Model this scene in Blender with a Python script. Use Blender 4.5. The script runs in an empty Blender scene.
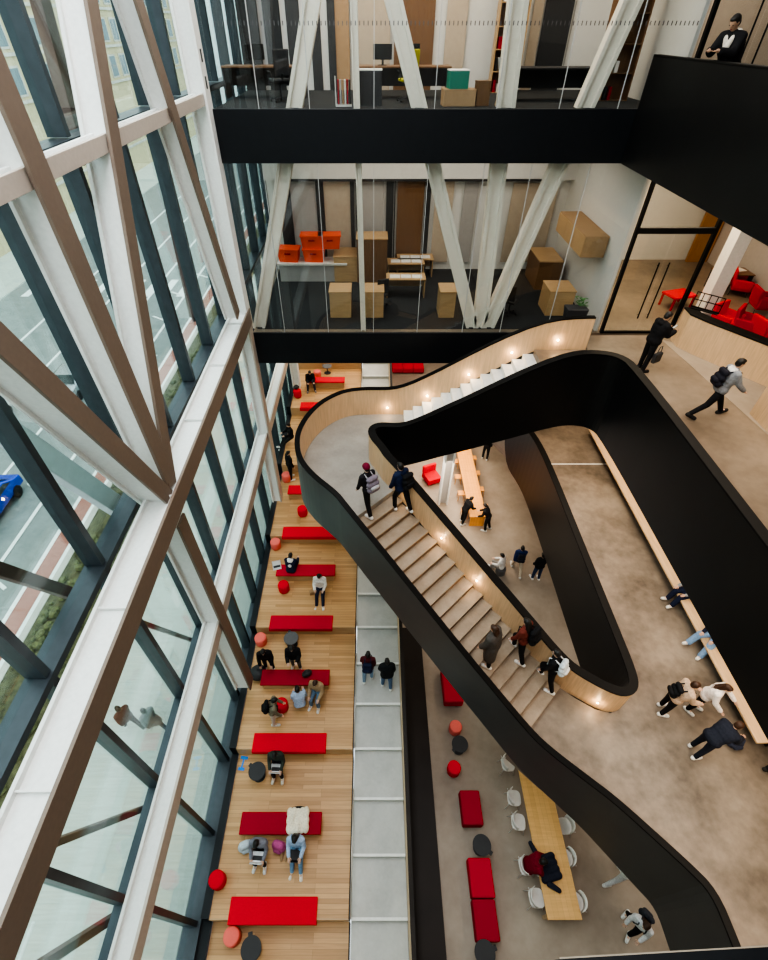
import bpy, bmesh, math, random
from mathutils import Vector, Matrix
random.seed(7)
C = bpy.context.scene.collection
PI = math.pi

# ------------------------------------------------------------------ levels (metres, eye of the photographer at z = 0)
L3, L2, LAND, L1, L0 = -1.6, -7.72, -10.35, -13.6, -18.1
STREET = -18.3

# ------------------------------------------------------------------ survey helper: a sight line of the photo met with a real plane
FPX, CX, CY, PHI = 480.0, 372.0, 480.0, math.radians(43.55)
SP, CP = math.sin(PHI), math.cos(PHI)
def ray(x, y):
    u = (x - CX) / FPX; v = (y - CY) / FPX
    return Vector((u, CP - v * SP, -SP - v * CP))
def on_z(x, y, z):
    r = ray(x, y); return r * (z / r.z)
def on_y(x, y, Y):
    r = ray(x, y); return r * (Y / r.y)
def on_x(x, y, X):
    r = ray(x, y); return r * (X / r.x)

# ------------------------------------------------------------------ materials
def new_mat(name):
    m = bpy.data.materials.new(name); m.use_nodes = True
    nt = m.node_tree; b = nt.nodes['Principled BSDF']
    return m, nt, b
def plain(name, col, rough=0.5, metal=0.0, var=0.06, scale=6.0, bump=0.0, spec=0.5):
    m, nt, b = new_mat(name)
    tc = nt.nodes.new('ShaderNodeTexCoord'); nz = nt.nodes.new('ShaderNodeTexNoise')
    nz.inputs['Scale'].default_value = scale; nz.inputs['Detail'].default_value = 3
    nt.links.new(tc.outputs['Object'], nz.inputs['Vector'])
    cr = nt.nodes.new('ShaderNodeValToRGB')
    cr.color_ramp.elements[0].position = 0.3; cr.color_ramp.elements[1].position = 0.7
    cr.color_ramp.elements[0].color = tuple(c * (1 - var) for c in col) + (1,)
    cr.color_ramp.elements[1].color = tuple(min(1, c * (1 + var)) for c in col) + (1,)
    nt.links.new(nz.outputs['Fac'], cr.inputs['Fac'])
    nt.links.new(cr.outputs['Color'], b.inputs['Base Color'])
    b.inputs['Roughness'].default_value = rough; b.inputs['Metallic'].default_value = metal
    b.inputs['Specular IOR Level'].default_value = spec
    if bump:
        bp = nt.nodes.new('ShaderNodeBump'); bp.inputs['Strength'].default_value = bump
        nt.links.new(nz.outputs['Fac'], bp.inputs['Height']); nt.links.new(bp.outputs['Normal'], b.inputs['Normal'])
    return m
def concrete(name, c1, c2, rough=0.35, scale=0.55):
    m, nt, b = new_mat(name)
    tc = nt.nodes.new('ShaderNodeTexCoord')
    n1 = nt.nodes.new('ShaderNodeTexNoise'); n1.inputs['Scale'].default_value = scale; n1.inputs['Detail'].default_value = 8; n1.inputs['Roughness'].default_value = 0.62
    n2 = nt.nodes.new('ShaderNodeTexNoise'); n2.inputs['Scale'].default_value = scale * 9; n2.inputs['Detail'].default_value = 4
    mx = nt.nodes.new('ShaderNodeMath'); mx.operation = 'MULTIPLY_ADD'; mx.inputs[1].default_value = 0.25
    nt.links.new(tc.outputs['Object'], n1.inputs['Vector']); nt.links.new(tc.outputs['Object'], n2.inputs['Vector'])
    nt.links.new(n2.outputs['Fac'], mx.inputs[0]); nt.links.new(n1.outputs['Fac'], mx.inputs[2])
    cr = nt.nodes.new('ShaderNodeValToRGB')
    cr.color_ramp.elements[0].position = 0.42; cr.color_ramp.elements[1].position = 0.8
    cr.color_ramp.elements[0].color = c1 + (1,); cr.color_ramp.elements[1].color = c2 + (1,)
    nt.links.new(mx.outputs[0], cr.inputs['Fac']); nt.links.new(cr.outputs['Color'], b.inputs['Base Color'])
    b.inputs['Roughness'].default_value = rough
    return m
def planks(name, ca, cb, cm, bw=1.6, rh=0.11, rot=0.0, rough=0.45):
    m, nt, b = new_mat(name)
    tc = nt.nodes.new('ShaderNodeTexCoord'); mp = nt.nodes.new('ShaderNodeMapping'); mp.inputs['Rotation'].default_value = (0, 0, rot)
    br = nt.nodes.new('ShaderNodeTexBrick'); br.inputs['Scale'].default_value = 1.0
    br.inputs['Brick Width'].default_value = bw; br.inputs['Row Height'].default_value = rh
    br.inputs['Mortar Size'].default_value = 0.0035; br.inputs['Mortar Smooth'].default_value = 0.3
    br.offset = 0.37; br.offset_frequency = 3; br.inputs['Bias'].default_value = -0.1
    br.inputs['Color1'].default_value = ca + (1,); br.inputs['Color2'].default_value = cb + (1,); br.inputs['Mortar'].default_value = cm + (1,)
    nz = nt.nodes.new('ShaderNodeTexNoise'); mp2 = nt.nodes.new('ShaderNodeMapping'); mp2.inputs['Scale'].default_value = (0.7, 11, 11); mp2.inputs['Rotation'].default_value = (0, 0, rot)
    nz.inputs['Scale'].default_value = 2.0; nz.inputs['Detail'].default_value = 5
    nt.links.new(tc.outputs['Object'], mp.inputs['Vector']); nt.links.new(mp.outputs['Vector'], br.inputs['Vector'])
    nt.links.new(tc.outputs['Object'], mp2.inputs['Vector']); nt.links.new(mp2.outputs['Vector'], nz.inputs['Vector'])
    mx = nt.nodes.new('ShaderNodeMix'); mx.data_type = 'RGBA'; mx.blend_type = 'MULTIPLY'; mx.inputs['Factor'].default_value = 0.35
    cr = nt.nodes.new('ShaderNodeValToRGB'); cr.color_ramp.elements[0].position = 0.3; cr.color_ramp.elements[1].position = 0.7
    cr.color_ramp.elements[0].color = (0.62, 0.55, 0.48, 1); cr.color_ramp.elements[1].color = (1, 1, 1, 1)
    nt.links.new(nz.outputs['Fac'], cr.inputs['Fac'])
    nt.links.new(br.outputs['Color'], mx.inputs['A']); nt.links.new(cr.outputs['Color'], mx.inputs['B'])
    nt.links.new(mx.outputs['Result'], b.inputs['Base Color']); b.inputs['Roughness'].default_value = rough
    return m
def veneer(name, col, rough=0.42, stretch=(9, 9, 0.7)):
    m, nt, b = new_mat(name)
    tc = nt.nodes.new('ShaderNodeTexCoord'); mp = nt.nodes.new('ShaderNodeMapping'); mp.inputs['Scale'].default_value = stretch
    nz = nt.nodes.new('ShaderNodeTexNoise'); nz.inputs['Scale'].default_value = 2.5; nz.inputs['Detail'].default_value = 6
    nt.links.new(tc.outputs['Object'], mp.inputs['Vector']); nt.links.new(mp.outputs['Vector'], nz.inputs['Vector'])
    cr = nt.nodes.new('ShaderNodeValToRGB'); cr.color_ramp.elements[0].position = 0.25; cr.color_ramp.elements[1].position = 0.75
    cr.color_ramp.elements[0].color = tuple(c * 0.84 for c in col) + (1,); cr.color_ramp.elements[1].color = tuple(min(1, c * 1.1) for c in col) + (1,)
    nt.links.new(nz.outputs['Fac'], cr.inputs['Fac']); nt.links.new(cr.outputs['Color'], b.inputs['Base Color'])
    b.inputs['Roughness'].default_value = rough
    return m
def glass(name, tint=(0.9, 0.97, 0.96), refl=0.9):
    m = bpy.data.materials.new(name); m.use_nodes = True; nt = m.node_tree
    for n in list(nt.nodes): nt.nodes.remove(n)
    out = nt.nodes.new('ShaderNodeOutputMaterial'); mix = nt.nodes.new('ShaderNodeMixShader')
    tr = nt.nodes.new('ShaderNodeBsdfTransparent'); gl = nt.nodes.new('ShaderNodeBsdfGlossy')
    lw = nt.nodes.new('ShaderNodeLayerWeight'); lw.inputs['Blend'].default_value = 0.5
    pw = nt.nodes.new('ShaderNodeMath'); pw.operation = 'POWER'; pw.inputs[1].default_value = 4.5
    ma = nt.nodes.new('ShaderNodeMath'); ma.operation = 'MULTIPLY_ADD'; ma.inputs[1].default_value = 0.8 * refl; ma.inputs[2].default_value = 0.045 * refl
    tr.inputs['Color'].default_value = tint + (1,); gl.inputs['Roughness'].default_value = 0.02; gl.inputs['Color'].default_value = (0.95, 0.97, 1, 1)
    nt.links.new(lw.outputs['Facing'], pw.inputs[0]); nt.links.new(pw.outputs[0], ma.inputs[0]); nt.links.new(ma.outputs[0], mix.inputs[0])
    nt.links.new(tr.outputs[0], mix.inputs[1]); nt.links.new(gl.outputs[0], mix.inputs[2]); nt.links.new(mix.outputs[0], out.inputs[0])
    return m
def emit(name, col, s):
    m, nt, b = new_mat(name)
    b.inputs['Base Color'].default_value = col + (1,); b.inputs['Emission Color'].default_value = col + (1,); b.inputs['Emission Strength'].default_value = s
    return m

M = {}
M['white_steel'] = plain('white_steel', (0.80, 0.81, 0.79), 0.45, var=0.04, scale=14)
M['flange_shade'] = plain('shaded_white_steel', (0.215, 0.165, 0.13), 0.5, var=0.04, scale=14)  # side of the white steel away from the windows, shade put into its colour
M['dark_frame'] = plain('dark_frame', (0.058, 0.068, 0.080), 0.38, 0.3, var=0.1)
M['black'] = plain('black_metal', (0.0075, 0.0075, 0.008), 0.42, 0.0, var=0.15, scale=1.5, spec=0.35)
M['cap'] = plain('black_cap', (0.006, 0.0055, 0.0055), 0.5, 0.0, var=0.1, spec=0.2)
M['plate'] = plain('lit_black_plate', (0.050, 0.049, 0.049), 0.4, 0.0, var=0.12, scale=1.2, spec=0.5)  # paler copy of the black plate, window light put into its colour
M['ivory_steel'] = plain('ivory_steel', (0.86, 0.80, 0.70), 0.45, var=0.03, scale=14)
M['flange_half_shade'] = plain('half_shaded_white_steel', (0.50, 0.44, 0.385), 0.5, var=0.04, scale=14)  # white steel again, with a lighter shade painted into the colour
M['band'] = plain('black_band', (0.008, 0.010, 0.013), 0.45, 0.0, var=0.1, spec=0.35)
M['bronze'] = plain('dark_bronze', (0.022, 0.016, 0.013), 0.5, 0.0, var=0.2, scale=1.2, spec=0.3)
M['oak_floor'] = planks('oak_floor', (0.60, 0.365, 0.175), (0.44, 0.25, 0.11), (0.28, 0.165, 0.08))
M['oak_riser'] = veneer('oak_riser', (0.50, 0.33, 0.185), stretch=(0.7, 9, 9))
M['veneer'] = veneer('birch_veneer', (0.66, 0.46, 0.28))
M['veneer2'] = veneer('birch_veneer_bench', (0.66, 0.47, 0.29), stretch=(9, 0.7, 9))
M['conc_warm'] = concrete('polished_concrete_warm', (0.10, 0.081, 0.064), (0.30, 0.25, 0.20), 0.38)
M['conc_l0'] = concrete('polished_concrete_ground', (0.25, 0.20, 0.155), (0.36, 0.30, 0.24), 0.45)
M['conc_l2'] = concrete('polished_concrete_upper', (0.16, 0.122, 0.088), (0.29, 0.228, 0.17), 0.35)
M['conc_pale'] = concrete('pale_concrete', (0.30, 0.245, 0.19), (0.38, 0.32, 0.255), 0.4)
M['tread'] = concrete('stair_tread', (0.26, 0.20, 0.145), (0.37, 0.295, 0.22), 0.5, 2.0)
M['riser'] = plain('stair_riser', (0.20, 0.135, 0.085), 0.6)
M['landing'] = concrete('landing_concrete', (0.27, 0.25, 0.22), (0.36, 0.335, 0.30), 0.45, 1.2)
M['grey_stair'] = concrete('grey_stair', (0.40, 0.40, 0.385), (0.50, 0.50, 0.48), 0.5, 1.4)
M['nosing'] = plain('nosing', (0.74, 0.74, 0.72), 0.45)
M['steel'] = plain('brushed_steel', (0.62, 0.60, 0.58), 0.3, 0.8)
M['red'] = plain('red_felt', (0.50, 0.012, 0.030), 0.8, var=0.1, scale=60, spec=0.2)
M['red_bright'] = plain('red_felt_bright', (0.66, 0.016, 0.032), 0.8, var=0.08, scale=60, spec=0.2)
M['red_deep'] = plain('red_felt_deep', (0.36, 0.010, 0.026), 0.8, var=0.1, scale=60, spec=0.2)
M['coral'] = plain('coral_felt', (0.80, 0.17, 0.14), 0.8, var=0.08, scale=60, spec=0.2)
M['charcoal'] = plain('charcoal', (0.03, 0.03, 0.033), 0.6)
M['grey_top'] = plain('grey_laminate', (0.10, 0.10, 0.105), 0.5)
M['oak_table'] = planks('oak_table', (0.76, 0.47, 0.20), (0.68, 0.41, 0.165), (0.56, 0.33, 0.13), 1.4, 0.14, PI / 2)
M['orange_table'] = planks('amber_table', (0.85, 0.40, 0.10), (0.75, 0.34, 0.08), (0.5, 0.22, 0.05), 1.4, 0.14, PI / 2)
M['white_plastic'] = plain('white_plastic', (0.75, 0.73, 0.69), 0.4)
M['white_wall'] = plain('white_wall', (0.72, 0.71, 0.69), 0.7, var=0.02)
M['grey_wall'] = plain('grey_wall', (0.42, 0.40, 0.39), 0.7, var=0.03)
M['beige_wall'] = plain('beige_wall', (0.52, 0.43, 0.34), 0.7, var=0.04)
M['carpet'] = plain('dark_carpet', (0.025, 0.027, 0.03), 0.95, var=0.3, scale=40)
M['desk_wood'] = veneer('desk_wood', (0.55, 0.36, 0.19), stretch=(1, 9, 9))
M['walnut'] = veneer('brown_wood', (0.20, 0.105, 0.05), stretch=(9, 9, 1))
M['slat_wood'] = veneer('amber_wood', (0.42, 0.20, 0.06), stretch=(9, 9, 1))
M['orange'] = plain('orange_plastic', (0.90, 0.10, 0.03), 0.45)
M['green'] = plain('green_card', (0.02, 0.22, 0.15), 0.6)
M['card'] = plain('brown_card', (0.42, 0.27, 0.15), 0.8)
M['yellow'] = plain('yellow_fabric', (0.45, 0.42, 0.03), 0.8)
M['paper'] = plain('paper', (0.82, 0.81, 0.78), 0.8, var=0.03)
M['screen'] = plain('black_screen', (0.012, 0.012, 0.014), 0.25)
M['silver'] = plain('silver', (0.62, 0.63, 0.65), 0.35, 0.6)
M['blue'] = plain('blue_plastic', (0.01, 0.22, 0.72), 0.4)
M['car_blue'] = plain('car_blue', (0.01, 0.07, 0.55), 0.25, 0.3)
M['car_grey'] = plain('car_grey', (0.35, 0.38, 0.40), 0.25, 0.4)
M['car_white'] = plain('car_white', (0.80, 0.80, 0.80), 0.25)
M['rubber'] = plain('rubber', (0.015, 0.015, 0.016), 0.8)
M['car_glass'] = plain('car_glass', (0.03, 0.045, 0.05), 0.1)
M['asphalt'] = concrete('asphalt', (0.20, 0.22, 0.21), (0.27, 0.29, 0.28), 0.9, 1.5)
M['sidewalk'] = planks('sidewalk', (0.56, 0.60, 0.55), (0.52, 0.56, 0.52), (0.36, 0.40, 0.37), 1.6, 1.6, 0, 0.85)
M['brick'] = planks('brick_paving', (0.40, 0.16, 0.12), (0.33, 0.12, 0.09), (0.3, 0.2, 0.16), 0.2, 0.1, 0.4, 0.85)
M['line'] = plain('road_paint', (0.82, 0.84, 0.82), 0.8)
M['soil'] = plain('planting_bed', (0.10, 0.09, 0.045), 0.95, var=0.5, scale=5)
M['hedge'] = plain('hedge_leaf', (0.12, 0.12, 0.05), 0.8, var=0.5, scale=9)
M['stone'] = plain('cream_stone', (0.52, 0.44, 0.28), 0.85, var=0.1, scale=1.5)
M['stone_grey'] = plain('grey_stone', (0.50, 0.47, 0.42), 0.85, var=0.1, scale=1.5)
M['ext_glass'] = plain('far_window', (0.10, 0.15, 0.17), 0.15)
M['glass'] = glass('facade_glass', (0.86, 0.95, 0.93), 1.0)
M['office_glass'] = glass('office_glass', (0.90, 0.92, 0.92), 0.75)
M['seam'] = plain('glass_joint', (0.45, 0.46, 0.46), 0.4)
M['lamp'] = emit('step_lamp', (1.0, 0.72, 0.40), 14)
M['ceil'] = plain('ceiling_paint', (0.55, 0.52, 0.48), 0.8)
SKIN = [plain('skin_a', (0.62, 0.40, 0.30), 0.5), plain('skin_b', (0.45, 0.27, 0.18), 0.5), plain('skin_c', (0.70, 0.48, 0.37), 0.5)]
_cl = {}
def cloth(col, rough=0.85):
    if col not in _cl: _cl[col] = plain('cloth_%d' % len(_cl), col, rough, var=0.16, scale=25, bump=0.15, spec=0.2)
    return _cl[col]
M['hair_black'] = plain('hair_black', (0.012, 0.010, 0.009), 0.5, var=0.3, scale=60)
M['hair_brown'] = plain('hair_brown', (0.05, 0.022, 0.012), 0.5, var=0.3, scale=60)

# ------------------------------------------------------------------ mesh building
class MB:
    def __init__(s): s.bm = bmesh.new()
    def poly(s, pts, faces):
        v = [s.bm.verts.new(p) for p in pts]
        for f in faces:
            try: s.bm.faces.new([v[i] for i in f])
            except ValueError: pass
        return s
    def box(s, a, b):
        x0, x1 = sorted((a[0], b[0])); y0, y1 = sorted((a[1], b[1])); z0, z1 = sorted((a[2], b[2]))
        return s.poly([(x0, y0, z0), (x1, y0, z0), (x1, y1, z0), (x0, y1, z0), (x0, y0, z1), (x1, y0, z1), (x1, y1, z1), (x0, y1, z1)],
                      [(3, 2, 1, 0), (4, 5, 6, 7), (0, 1, 5, 4), (1, 2, 6, 5), (2, 3, 7, 6), (3, 0, 4, 7)])
    def obox(s, c, size, rz=0.0, rx=0.0):
        m = Matrix.Translation(c) @ Matrix.Rotation(rz, 4, 'Z') @ Matrix.Rotation(rx, 4, 'X')
        hx, hy, hz = size[0] / 2, size[1] / 2, size[2] / 2
        pts = [m @ Vector(p) for p in [(-hx, -hy, -hz), (hx, -hy, -hz), (hx, hy, -hz), (-hx, hy, -hz), (-hx, -hy, hz), (hx, -hy, hz), (hx, hy, hz), (-hx, hy, hz)]]
        return s.poly(pts, [(3, 2, 1, 0), (4, 5, 6, 7), (0, 1, 5, 4), (1, 2, 6, 5), (2, 3, 7, 6), (3, 0, 4, 7)])
    def bar(s, p, q, w, d, side=Vector((1, 0, 0))):
        p, q = Vector(p), Vector(q); t = (q - p).normalized()
        side = (side - t * side.dot(t)).normalized(); up = t.cross(side)
        a, b = side * w / 2, up * d / 2
        pts = [p - a - b, p + a - b, p + a + b, p - a + b, q - a - b, q + a - b, q + a + b, q - a + b]
        return s.poly(pts, [(3, 2, 1, 0), (4, 5, 6, 7), (0, 1, 5, 4), (1, 2, 6, 5), (2, 3, 7, 6), (3, 0, 4, 7)])
    def prism(s, poly, z0, z1):
        n = len(poly)
        a = sum(poly[i][0] * poly[(i + 1) % n][1] - poly[(i + 1) % n][0] * poly[i][1] for i in range(n))
        if a < 0: poly = poly[::-1]
        pts = [(x, y, z0) for x, y in poly] + [(x, y, z1) for x, y in poly]
        return s.poly(pts, [tuple(range(n))[::-1], tuple(range(n, 2 * n))] + [(i, (i + 1) % n, n + (i + 1) % n, n + i) for i in range(n)])
    def rings(s, rings, closed_ends=True):
        vs = [[s.bm.verts.new(p) for p in r] for r in rings]; n = len(vs[0])
        for a, b in zip(vs, vs[1:]):
            for i in range(n): s.bm.faces.new((a[i], a[(i + 1) % n], b[(i + 1) % n], b[i]))
        if closed_ends:
            s.bm.faces.new(vs[0][::-1]); s.bm.faces.new(vs[-1])
        return s
    def lathe(s, c, prof, n=20):
        c = Vector(c)
        return s.rings([[c + Vector((r * math.cos(2 * PI * i / n), r * math.sin(2 * PI * i / n), z)) for i in range(n)] for r, z in prof])
    def tube(s, pts, r, n=8, r2=None):
        pts = [Vector(p) for p in pts]; R = []
        for i, p in enumerate(pts):
            t = (pts[min(i + 1, len(pts) - 1)] - pts[max(i - 1, 0)]).normalized()
            a = t.cross(Vector((0.31, 0.17, 0.93)));
            if a.length < 1e-3: a = t.cross(Vector((1, 0, 0)))
            a.normalize(); b = t.cross(a)
            rr = r if r2 is None else r + (r2 - r) * i / (len(pts) - 1)
            R.append([p + (a * math.cos(2 * PI * k / n) + b * math.sin(2 * PI * k / n)) * rr for k in range(n)])
        return s.rings(R)
    def capsule(s, p, q, r1, r2, n=12, m=4):
        p, q = Vector(p), Vector(q); t = q - p
        t = t.normalized() if t.length > 1e-6 else Vector((0, 0, 1))
        a = t.cross(Vector((0.31, 0.17, 0.93))).normalized(); b = t.cross(a); R = []
        for k in range(m + 1):
            th = PI / 2 * (1 - k / m) if k else PI / 2 * 0.96
            R.append((p - t * r1 * math.sin(th), r1 * math.cos(th)))
        for k in range(m + 1):
            th = PI / 2 * k / m if k < m else PI / 2 * 0.96
            R.append((q + t * r2 * math.sin(th), r2 * math.cos(th)))
        return s.rings([[c + (a * math.cos(2 * PI * i / n) + b * math.sin(2 * PI * i / n)) * r for i in range(n)] for c, r in R])
    def ell(s, c, rad, rot=None, n=14, m=9):
        rot = rot or Matrix.Identity(3); c = Vector(c); R = []
        for k in range(m + 1):
            th = -PI / 2 + PI * k / m; th = max(-PI / 2 * 0.97, min(PI / 2 * 0.97, th))
            R.append([c + rot @ Vector((rad[0] * math.cos(th) * math.cos(2 * PI * i / n), rad[1] * math.cos(th) * math.sin(2 * PI * i / n), rad[2] * math.sin(th))) for i in range(n)])
        return s.rings(R)
    def build(s, name, mat, parent=None, bevel=0.0, smooth=False, remesh=0.0, xf=None, seg=2):
        if xf is not None: bmesh.ops.transform(s.bm, matrix=xf, verts=s.bm.verts)
        bmesh.ops.recalc_face_normals(s.bm, faces=s.bm.faces)
        me = bpy.data.meshes.new(name); s.bm.to_mesh(me); s.bm.free()
        o = bpy.data.objects.new(name, me)
        if isinstance(mat, (list, tuple)):
            for x in mat: me.materials.append(x)
        else: me.materials.append(mat)
        C.objects.link(o)
        if remesh:
            md = o.modifiers.new('r', 'REMESH'); md.mode = 'VOXEL'; md.voxel_size = remesh
            sm = o.modifiers.new('s', 'SMOOTH'); sm.factor = 0.5; sm.iterations = 3
            dg = bpy.context.evaluated_depsgraph_get()
            nm = bpy.data.meshes.new_from_object(o.evaluated_get(dg)); o.modifiers.clear()
            o.data = nm; bpy.data.meshes.remove(me); me = nm; me.name = name
            if not me.materials: me.materials.append(mat)
            smooth = True
        if smooth:
            for p in me.polygons: p.use_smooth = True
        if bevel:
            bv = o.modifiers.new('bevel', 'BEVEL'); bv.width = bevel; bv.segments = seg; bv.limit_method = 'ANGLE'
            bv.harden_normals = False
        if parent is not None: o.parent = parent
        return o

def tag(o, label=None, cat=None, group=None, kind=None):
    if label: o['label'] = label
    if cat: o['category'] = cat
    if group: o['group'] = group
    if kind: o['kind'] = kind
    return o
def empty(name, loc=(0, 0, 0), rz=0.0, label=None, cat=None, group=None, kind=None):
    o = bpy.data.objects.new(name, None); o.location = loc; o.rotation_euler = (0, 0, rz); o.empty_display_size = 0.2
    C.objects.link(o); return tag(o, label, cat, group, kind)
def copy_tree(o, parent=None):
    c = o.copy(); C.objects.link(c)
    if parent is not None: c.parent = parent
    for ch in [x for x in C.objects if x.parent == o]: copy_tree(ch, c)
    return c
def struct(o, label=None): return tag(o, label, None, None, 'structure')

# ================================================================== CAMERA, WORLD
cam = bpy.data.cameras.new('camera'); co = bpy.data.objects.new('camera', cam); C.objects.link(co)
co.location = (0, 0, 0); co.rotation_euler = (PI / 2 - PHI, 0, 0)
cam.lens = FPX * 36 / 960; cam.sensor_width = 36; cam.shift_x = (384 - CX) / 960; cam.clip_end = 400
bpy.context.scene.camera = co
w = bpy.data.worlds.new('sky'); bpy.context.scene.world = w; w.use_nodes = True
bg = w.node_tree.nodes['Background']
tcw = w.node_tree.nodes.new('ShaderNodeTexCoord'); sx = w.node_tree.nodes.new('ShaderNodeSeparateXYZ')
crw = w.node_tree.nodes.new('ShaderNodeValToRGB')
crw.color_ramp.elements[0].position = 0.45; crw.color_ramp.elements[0].color = (0.55, 0.60, 0.62, 1)
crw.color_ramp.elements[1].position = 0.62; crw.color_ramp.elements[1].color = (0.86, 0.95, 1.0, 1)
mr = w.node_tree.nodes.new('ShaderNodeMapRange'); mr.inputs['From Min'].default_value = -1
w.node_tree.links.new(tcw.outputs['Generated'], sx.inputs[0]); w.node_tree.links.new(sx.outputs['Z'], mr.inputs['Value'])
w.node_tree.links.new(mr.outputs[0], crw.inputs['Fac']); w.node_tree.links.new(crw.outputs[0], bg.inputs['Color'])
bg.inputs['Strength'].default_value = 2.5
def area(name, loc, sx_, sy_, power, col=(1, 1, 1), rot=(0, 0, 0)):
    l = bpy.data.lights.new(name, 'AREA'); l.shape = 'RECTANGLE'; l.size = sx_; l.size_y = sy_; l.energy = power; l.color = col
    o = bpy.data.objects.new(name, l); o.location = loc; o.rotation_euler = rot; C.objects.link(o); return o

# ================================================================== FLOORS AND SHELL
XR, YB, YF = 15.0, -5.0, 34.0
struct(MB().box((0.97, YB, L0 - 0.3), (XR, YF, L0)).build('floor_ground', M['conc_l0']))

def arc(cx, cy, r, a0, a1, n=8):
    return [(cx + r * math.cos(math.radians(a0 + (a1 - a0) * i / n)), cy + r * math.sin(math.radians(a0 + (a1 - a0) * i / n))) for i in range(n + 1)]

# hand-surveyed plan lines of the two balustrades (x, y)
U_ = Vector((0.7, -0.714)); N_ = Vector((0.714, 0.7))          # down the lower flight / towards its right side
R0 = Vector((0.67, 10.44)); RUN = 6.56
def flight_s(x, y): return max(0.0, min(RUN, (Vector((x, y)) - R0).dot(U_)))
def low_z(x, y): return LAND + (L1 - LAND) * flight_s(x, y) / RUN
UX0, UX1 = 1.15, 5.3
def up_z(x): return LAND + (L2 - LAND) * max(0.0, min(1.0, (x - UX0) / (UX1 - UX0)))

# ---- L1 slab
tip = [(5.30, 5.80), (5.65, 5.50), (6.1, 5.20), (6.5, 5.10), (6.85, 5.30), (6.95, 5.75)]
l1_edge = [(3.75, 4.40), (4.15, 4.02), (4.5, 3.68), (5.0, 3.27), (5.5, 2.86), (6.0, 2.32), (6.4, 1.85), (6.75, 1.45), (6.9, 1.1), (6.9, 0.5), (6.9, YB)]
l1_poly = l1_edge + [(XR, YB), (XR, YF), (5.4, YF), (5.4, 20.0), (5.8, 18.6), (6.3, 17.5), (6.7, 16.4), (6.9, 15.2), (6.95, 13.5)] + tip[::-1]
struct(MB().prism(l1_poly, -15.0, L1).build('floor_middle', M['conc_warm']))
# ---- L2 slab
l2_poly = [(7.05, YB), (XR, YB), (XR, 15.3), (7.05, 15.3), (7.05, 14.3), (UX1, 14.3), (UX1, 12.2), (6.7, 12.2), (7.05, 11.85)]
struct(MB().prism(l2_poly, -8.95, L2).build('floor_upper', M['conc_l2']))
struct(MB().box((-4.1, 15.5, -8.85), (XR, YF, L2)).build('floor_office_lower', M['conc_l2']))
struct(MB().box((-4.0, 15.75, L2), (7.75, 24.0, L2 + 0.01)).build('floor_office_carpet', M['carpet']))
struct(MB().box((-4.12, 15.42, -8.86), (7.05, 15.5, L2 + 0.02)).build('trim_lower_band', M['band'], bevel=0.01))
# ---- L3 slabs
struct(MB().box((-4.1, 15.5, -2.74), (XR, YF, L3)).build('floor_office_upper', M['carpet']))
struct(MB().box((6.85, YB, -2.74), (XR, 15.5, L3)).build('floor_top', M['conc_l2']))
struct(MB().box((-4.12, 15.42, -2.76), (6.85, 15.5, L3 + 0.02)).build('trim_upper_band', M['band'], bevel=0.01))
# ---- enclosure
struct(MB().box((-5.4, YB - 0.3, 5.6), (XR + 0.3, YF, 6.0)).build('ceiling', M['ceil']))
struct(MB().box((XR, YB - 0.3, STREET), (XR + 0.3, YF, 6.0)).build('wall_right', M['grey_wall']))
struct(MB().box((-5.4, YB - 0.3, STREET), (XR, YB, 6.0)).build('wall_back', M['grey_wall']))
struct(MB().box((-5.4, YF, STREET), (XR + 0.3, YF + 0.3, 6.0)).build('wall_far', M['beige_wall']))

# ================================================================== BALUSTRADES
def ribbon(name, pts, walk_right, th_cap=0.22, label='', cat='balustrade', plate='black'):
    """pts: (x, y, ztop, zfloor, zfascia); veneer on the walking side, black plate on the void side, black cap on top"""
    root = empty(name, (pts[0][0], pts[0][1], pts[0][3]), 0, label, cat)
    off = Vector(root.location); n = len(pts); nor = []
    for i in range(n):
        a = Vector(pts[max(i - 1, 0)][:2]); b = Vector(pts[min(i + 1, n - 1)][:2]); t = (b - a).normalized()
        nor.append(Vector((t.y, -t.x)) * (1 if walk_right else -1))
    def strip(nm, mat, o0, o1, ztop, zbot, bevel=0.0):
        R = []
        for p, k in zip(pts, nor):
            a = Vector(p[:2]) + k * o0; b = Vector(p[:2]) + k * o1
            zt, zb = ztop(p), zbot(p)
            R.append([Vector((a.x, a.y, zb)) - off, Vector((b.x, b.y, zb)) - off, Vector((b.x, b.y, zt)) - off, Vector((a.x, a.y, zt)) - off])
        mb = MB(); mb.rings(R)
        o = mb.build(nm, mat, root, bevel=bevel)
        return o
    h = th_cap / 2
    strip('wood_panel', M['veneer'], h - 0.06, h - 0.015, lambda p: p[2] - 0.05, lambda p: p[3] - 0.03)
    strip('black_plate', M[plate], -h + 0.005, -h + 0.035, lambda p: p[2] - 0.04, lambda p: p[4])
    strip('soffit', M['black'], -h + 0.035, h - 0.06, lambda p: p[4] + 0.06, lambda p: p[4])
    strip('cap_rail', M['cap'], -h, h, lambda p: p[2], lambda p: p[2] - 0.05, 0.012)
    return root

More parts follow.
